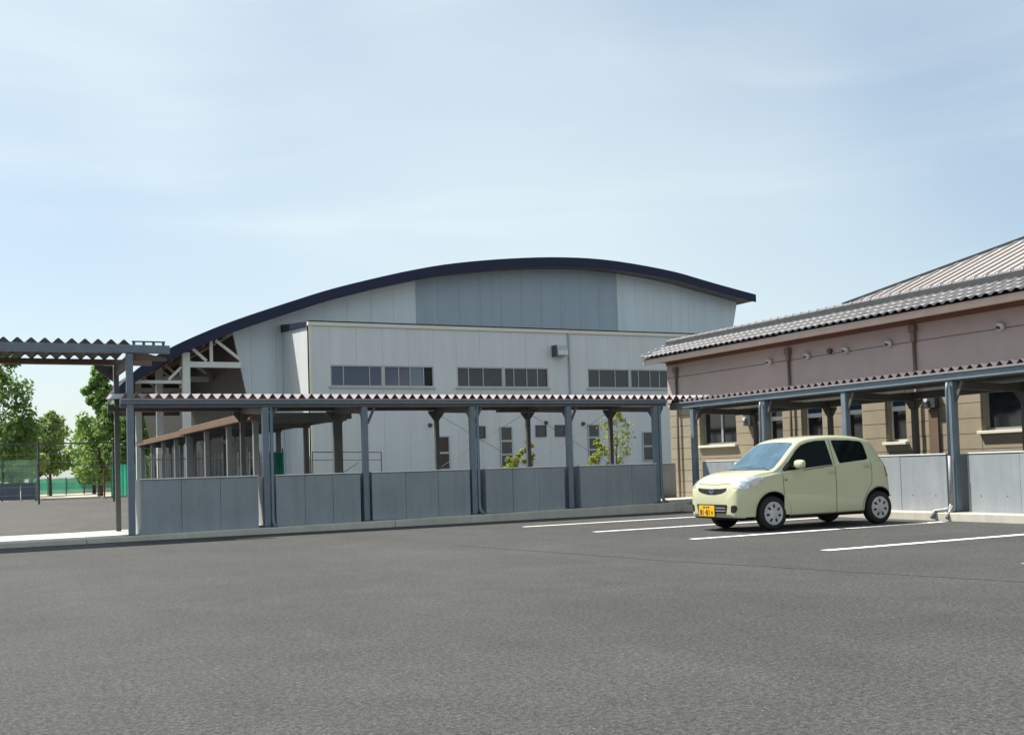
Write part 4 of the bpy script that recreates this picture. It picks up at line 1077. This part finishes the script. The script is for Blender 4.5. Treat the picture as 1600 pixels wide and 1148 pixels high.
# ------------------------------------------------------------------ trees and planting
def foliage(mb, clumps, per, leaf, rnd):
    for c, r in clumps:
        for _ in range(per):
            d = Vector((rnd.gauss(0,1), rnd.gauss(0,1), rnd.gauss(0,1))).normalized()
            p = Vector(c) + d*r*(rnd.random()**.45)*Vector((1,1,.8)).length/1.62
            n = (d*.7 + Vector((rnd.uniform(-1,1), rnd.uniform(-1,1), rnd.uniform(-.2,1)))).normalized()
            t = n.orthogonal().normalized(); t.rotate(Matrix.Rotation(rnd.uniform(0,6.28),3,n)); b = n.cross(t)
            s = leaf*rnd.uniform(.6,1.35)
            mb.add([p-t*s, p+b*s*.55, p+t*s, p-b*s*.55], [(0,1,2,3)])
def tree(label, loc, h, rad, shape, leafm, seed, trunk_h=.3, per=150, nclump=42, leaf=.16, tr=.16, group='trees beyond the yard', name='broadleaf_tree', cat='tree'):
    rnd = random.Random(seed)
    g = thing(name, label, cat, loc, 0, group)
    t = MB(); bend = rnd.uniform(-.3,.3)
    pts = [(bend*.1*math.sin(k*.7), bend*.1*math.cos(k), h*.93*k/8) for k in range(9)]
    t.tube(pts, [tr*(1-.11*k) for k in range(9)], 8)
    clumps = []
    for k in range(nclump):
        s = (k+.5)/nclump; z = h*(trunk_h + (1-trunk_h)*s)
        if shape == 'cone': w = rad*(1-s)**.75*(1 if s > .12 else .55+s*3.7)
        elif shape == 'oval': w = rad*math.sin(math.pi*min(1,(.12+s*.86)))**.7
        else: w = rad*math.sqrt(max(.02,1-(s*1.05-.2)**2*1.2))
        a = rnd.uniform(0,6.28); rr = w*rnd.uniform(.35,.95)
        c = (rr*math.cos(a), rr*math.sin(a), z+rnd.uniform(-.2,.2)*h*.06)
        clumps.append((c, max(.12*rad, w*rnd.uniform(.28,.5))))
        if k % 2 == 0:
            z0 = max(h*trunk_h*.7, c[2]-rr*.7)
            t.tube([(0,0,z0),(c[0]*.5,c[1]*.5,(z0+c[2])/2+.05*h*.3),c], [tr*.32,tr*.2,tr*.07], 5)
    t.build('trunk', M['bark'], g, smooth=True)
    f = MB(); foliage(f, clumps, per, leaf, rnd)
    f.build('crown', leafm, g, fix=False)
    return g
GT = 'trees beyond the yard'
tree('tall dark green tree at the left edge below the high canopy', (1.9,82,0), 10.2, 2.9, 'oval', M['leafd'], 3, .22, 120, 52, .18, .22)
tree('tall pointed green tree just left of the corner posts', (8.6,82,0), 9.2, 3.0, 'cone', M['leafm'], 5, .16, 120, 50, .18, .2)
tree('dark bushy tree behind the corner posts and the low hall eave', (10.3,79,0), 7.8, 2.5, 'oval', M['leafd'], 8, .2, 150, 46, .2, .2)
tree('pale olive tree in the gap between the two tall trees', (6.4,98,0), 6.9, 2.1, 'oval', M['leafo'], 11, .28, 110, 34, .2, .14)
tree('thin low olive tree beside the pole of the mesh fence', (4.9,96,0), 5.6, 1.7, 'oval', M['leafo'], 13, .3, 90, 28, .2, .12)
tree('low dark tree under the crown of the left edge tree', (3.3,90,0), 5.4, 1.9, 'oval', M['leafd'], 17, .25, 120, 32, .2, .14)
tree('rounded green tree glimpsed through the hall portico', (17.5,88,0), 8.5, 3.4, 'oval', M['leafm'], 19, .2, 130, 46, .22, .2)
tree('dark tree standing behind the slatted walkway posts', (13.6,86,0), 6.2, 2.6, 'oval', M['leafd'], 23, .2, 120, 40, .2, .18)
tree('small green tree left of the rear walkway', (10.0,100,0), 6.3, 2.4, 'oval', M['leafm'], 29, .2, 110, 36, .2, .16)
# planting between walkway and annex
tree('slender young tree with thin yellow green leaves by the inner corner', (18.85,30,0), 3.05, .55, 'oval', M['leafy'], 31, .38, 30, 24, .06, .03, 'young plants behind the bay walls', 'young_tree')
tree('small yellow green sapling left of the slender young tree', (17.75,29.3,0), 1.98, .42, 'oval', M['leafy'], 37, .4, 42, 14, .06, .02, 'young plants behind the bay walls', 'young_tree')
tree('bright yellow green shrub behind the fourth bay wall', (15.05,30,0), 1.55, .55, 'dome', M['leafy'], 41, .15, 70, 16, .06, .03, 'young plants behind the bay walls', 'shrub', 'shrub')
tree('thin leaning yellow green sapling beside the low shrub', (15.72,30.2,0), 1.98, .26, 'oval', M['leafy'], 43, .55, 40, 9, .06, .02, 'young plants behind the bay walls', 'young_tree')

# ------------------------------------------------------------------ rear yard: fences, gate
def net_fence(label, u0, u1, v, h, n, net, pole_h=None, grp='green nets round the rear yard', postm='steeld', pr=.05):
    g = thing('net_fence', label, 'fence', ((u0+u1)/2, v, 0), 0, grp)
    mb = MB(); k = 24; vs = []
    for i in range(k+1):
        u = u0+(u1-u0)*i/k; w = .05*math.sin(i*1.7)
        vs += [(u,v+w,.12),(u,v+w+.02,h+.03*math.sin(i*2.1))]
    mb.add(vs, [(2*i,2*i+2,2*i+3,2*i+1) for i in range(k)])
    rel(mb, g).build('net', M[net], g, fix=False)
    for i in range(n):
        u = u0+(u1-u0)*i/(n-1)
        rel(MB().tube([(u,v+.12,0),(u,v+.12,pole_h or h+.1)], pr, 6), g).build('pole', M[postm], g)
    return g
net_fence('long green net fence along the far side of the rear yard', 4.9, 13.5, 100, 1.42, 7, 'net')
net_fence('bright green net panel just left of the tall corner post', 8.5, 10.2, 74.2, 2.15, 2, 'netb')
net_fence('green netting behind the second bay wall beside a walkway post', 6.86, 7.22, 27.2, 1.72, 2, 'netb', pr=.02)
net_fence('pale see through net above the blue grey gate', -6, 4.2, 76, 2.6, 6, 'netp')
def mesh_fence():
    g = thing('mesh_fence', 'tall dark post and rail fence in front of the far trees', 'fence', (5, 62, 0))
    for z, w in ((3.12,.07),(2.0,.03)):
        rel(MB().box(-4,8.2,61.95,62.05,z,z+w), g).build('rail', M['steeld'], g)
    for u in (-4,-.2,3.5,7.2): rel(MB().tube([(u,62.13,0),(u,62.13,3.15)], .055, 8), g).build('pole', M['steeld'], g)
    wires = MB()
    for k in range(6): wires.tube([(-4,62,.5+k*.42),(8.2,62,  .5+k*.42)], .006, 3, cap=False)
    tag(rel(wires, g).build('wire_mesh', M['steeld'], g), kind='stuff')
mesh_fence()
def gate():
    g = thing('sliding_gate', 'low blue grey panelled gate at the left edge across the rear yard', 'gate', (-1,75,0))
    x = -6.0
    while x < 4.1:
        rel(MB().box(x+.01,x+.99,75,75.06,.08,1.08), g).build('gate_panel', M['bluewall'], g); x += 1.02
    rel(MB().box(-6.0,4.15,74.98,75.08,1.085,1.15), g).build('top_rail', M['bluewall'], g)
    rel(MB().box(3.98,4.17,74.9,75.1,0,1.18), g).build('gate_post', M['pale'], g)
gate()
g = thing('marker_pole', 'slim red brown pole standing in front of the green net', 'pole', (7.9,73,0))
MB().tube([(0,0,0),(0,0,1.7)], .05, 8).build('shaft', M['redpole'], g); MB().box(-.14,.14,-.14,.14,0,.12).build('foot', M['kerb'], g)
def pickets():
    g = thing('bar_fence', 'low grey steel bar fence seen between the posts behind the leftmost bay wall', 'fence', (6.5,37,0))
    for z in (.25,1.75): rel(MB().box(5.1,9.6,36.98,37.02,z,z+.04), g).build('rail', M['pale'], g)
    me = MB().box(-.016,.016,-.016,.016,.15,1.95).mesh('fence_bar', M['pale'])
    for i in range(34): link('fence_bar', me, g, Vector((5.15+i*.13,37.04,0))-g.location)
pickets()
def rail():
    g = thing('pipe_railing', 'thin dark pipe railing in front of the annex wall', 'railing', (9.2,27,0))
    o = rel(MB().tube([(7.9,27,0),(7.9,27,1.70),(9.74,27,1.66),(9.74,27,0)], .018, 6), g).build('hoop', M['steeld'], g)
    rel(MB().tube([(8.6,27,1.1),(9.1,27,1.4)], .010, 5), g).build('stay', M['steeld'], g)
    rel(MB().tube([(7.92,27,1.5),(9.72,27,1.46)], .008, 5), g).build('wire', M['steeld'], g)
rail()
g = thing('bollard_cap', 'small white capped pipe on the bay wall top near the slender tree', 'pipe', (14.0,22.0,0))
MB().tube([(0,.1,.2),(0,.1,1.20)], .04, 8).build('shaft', M['white'], g)
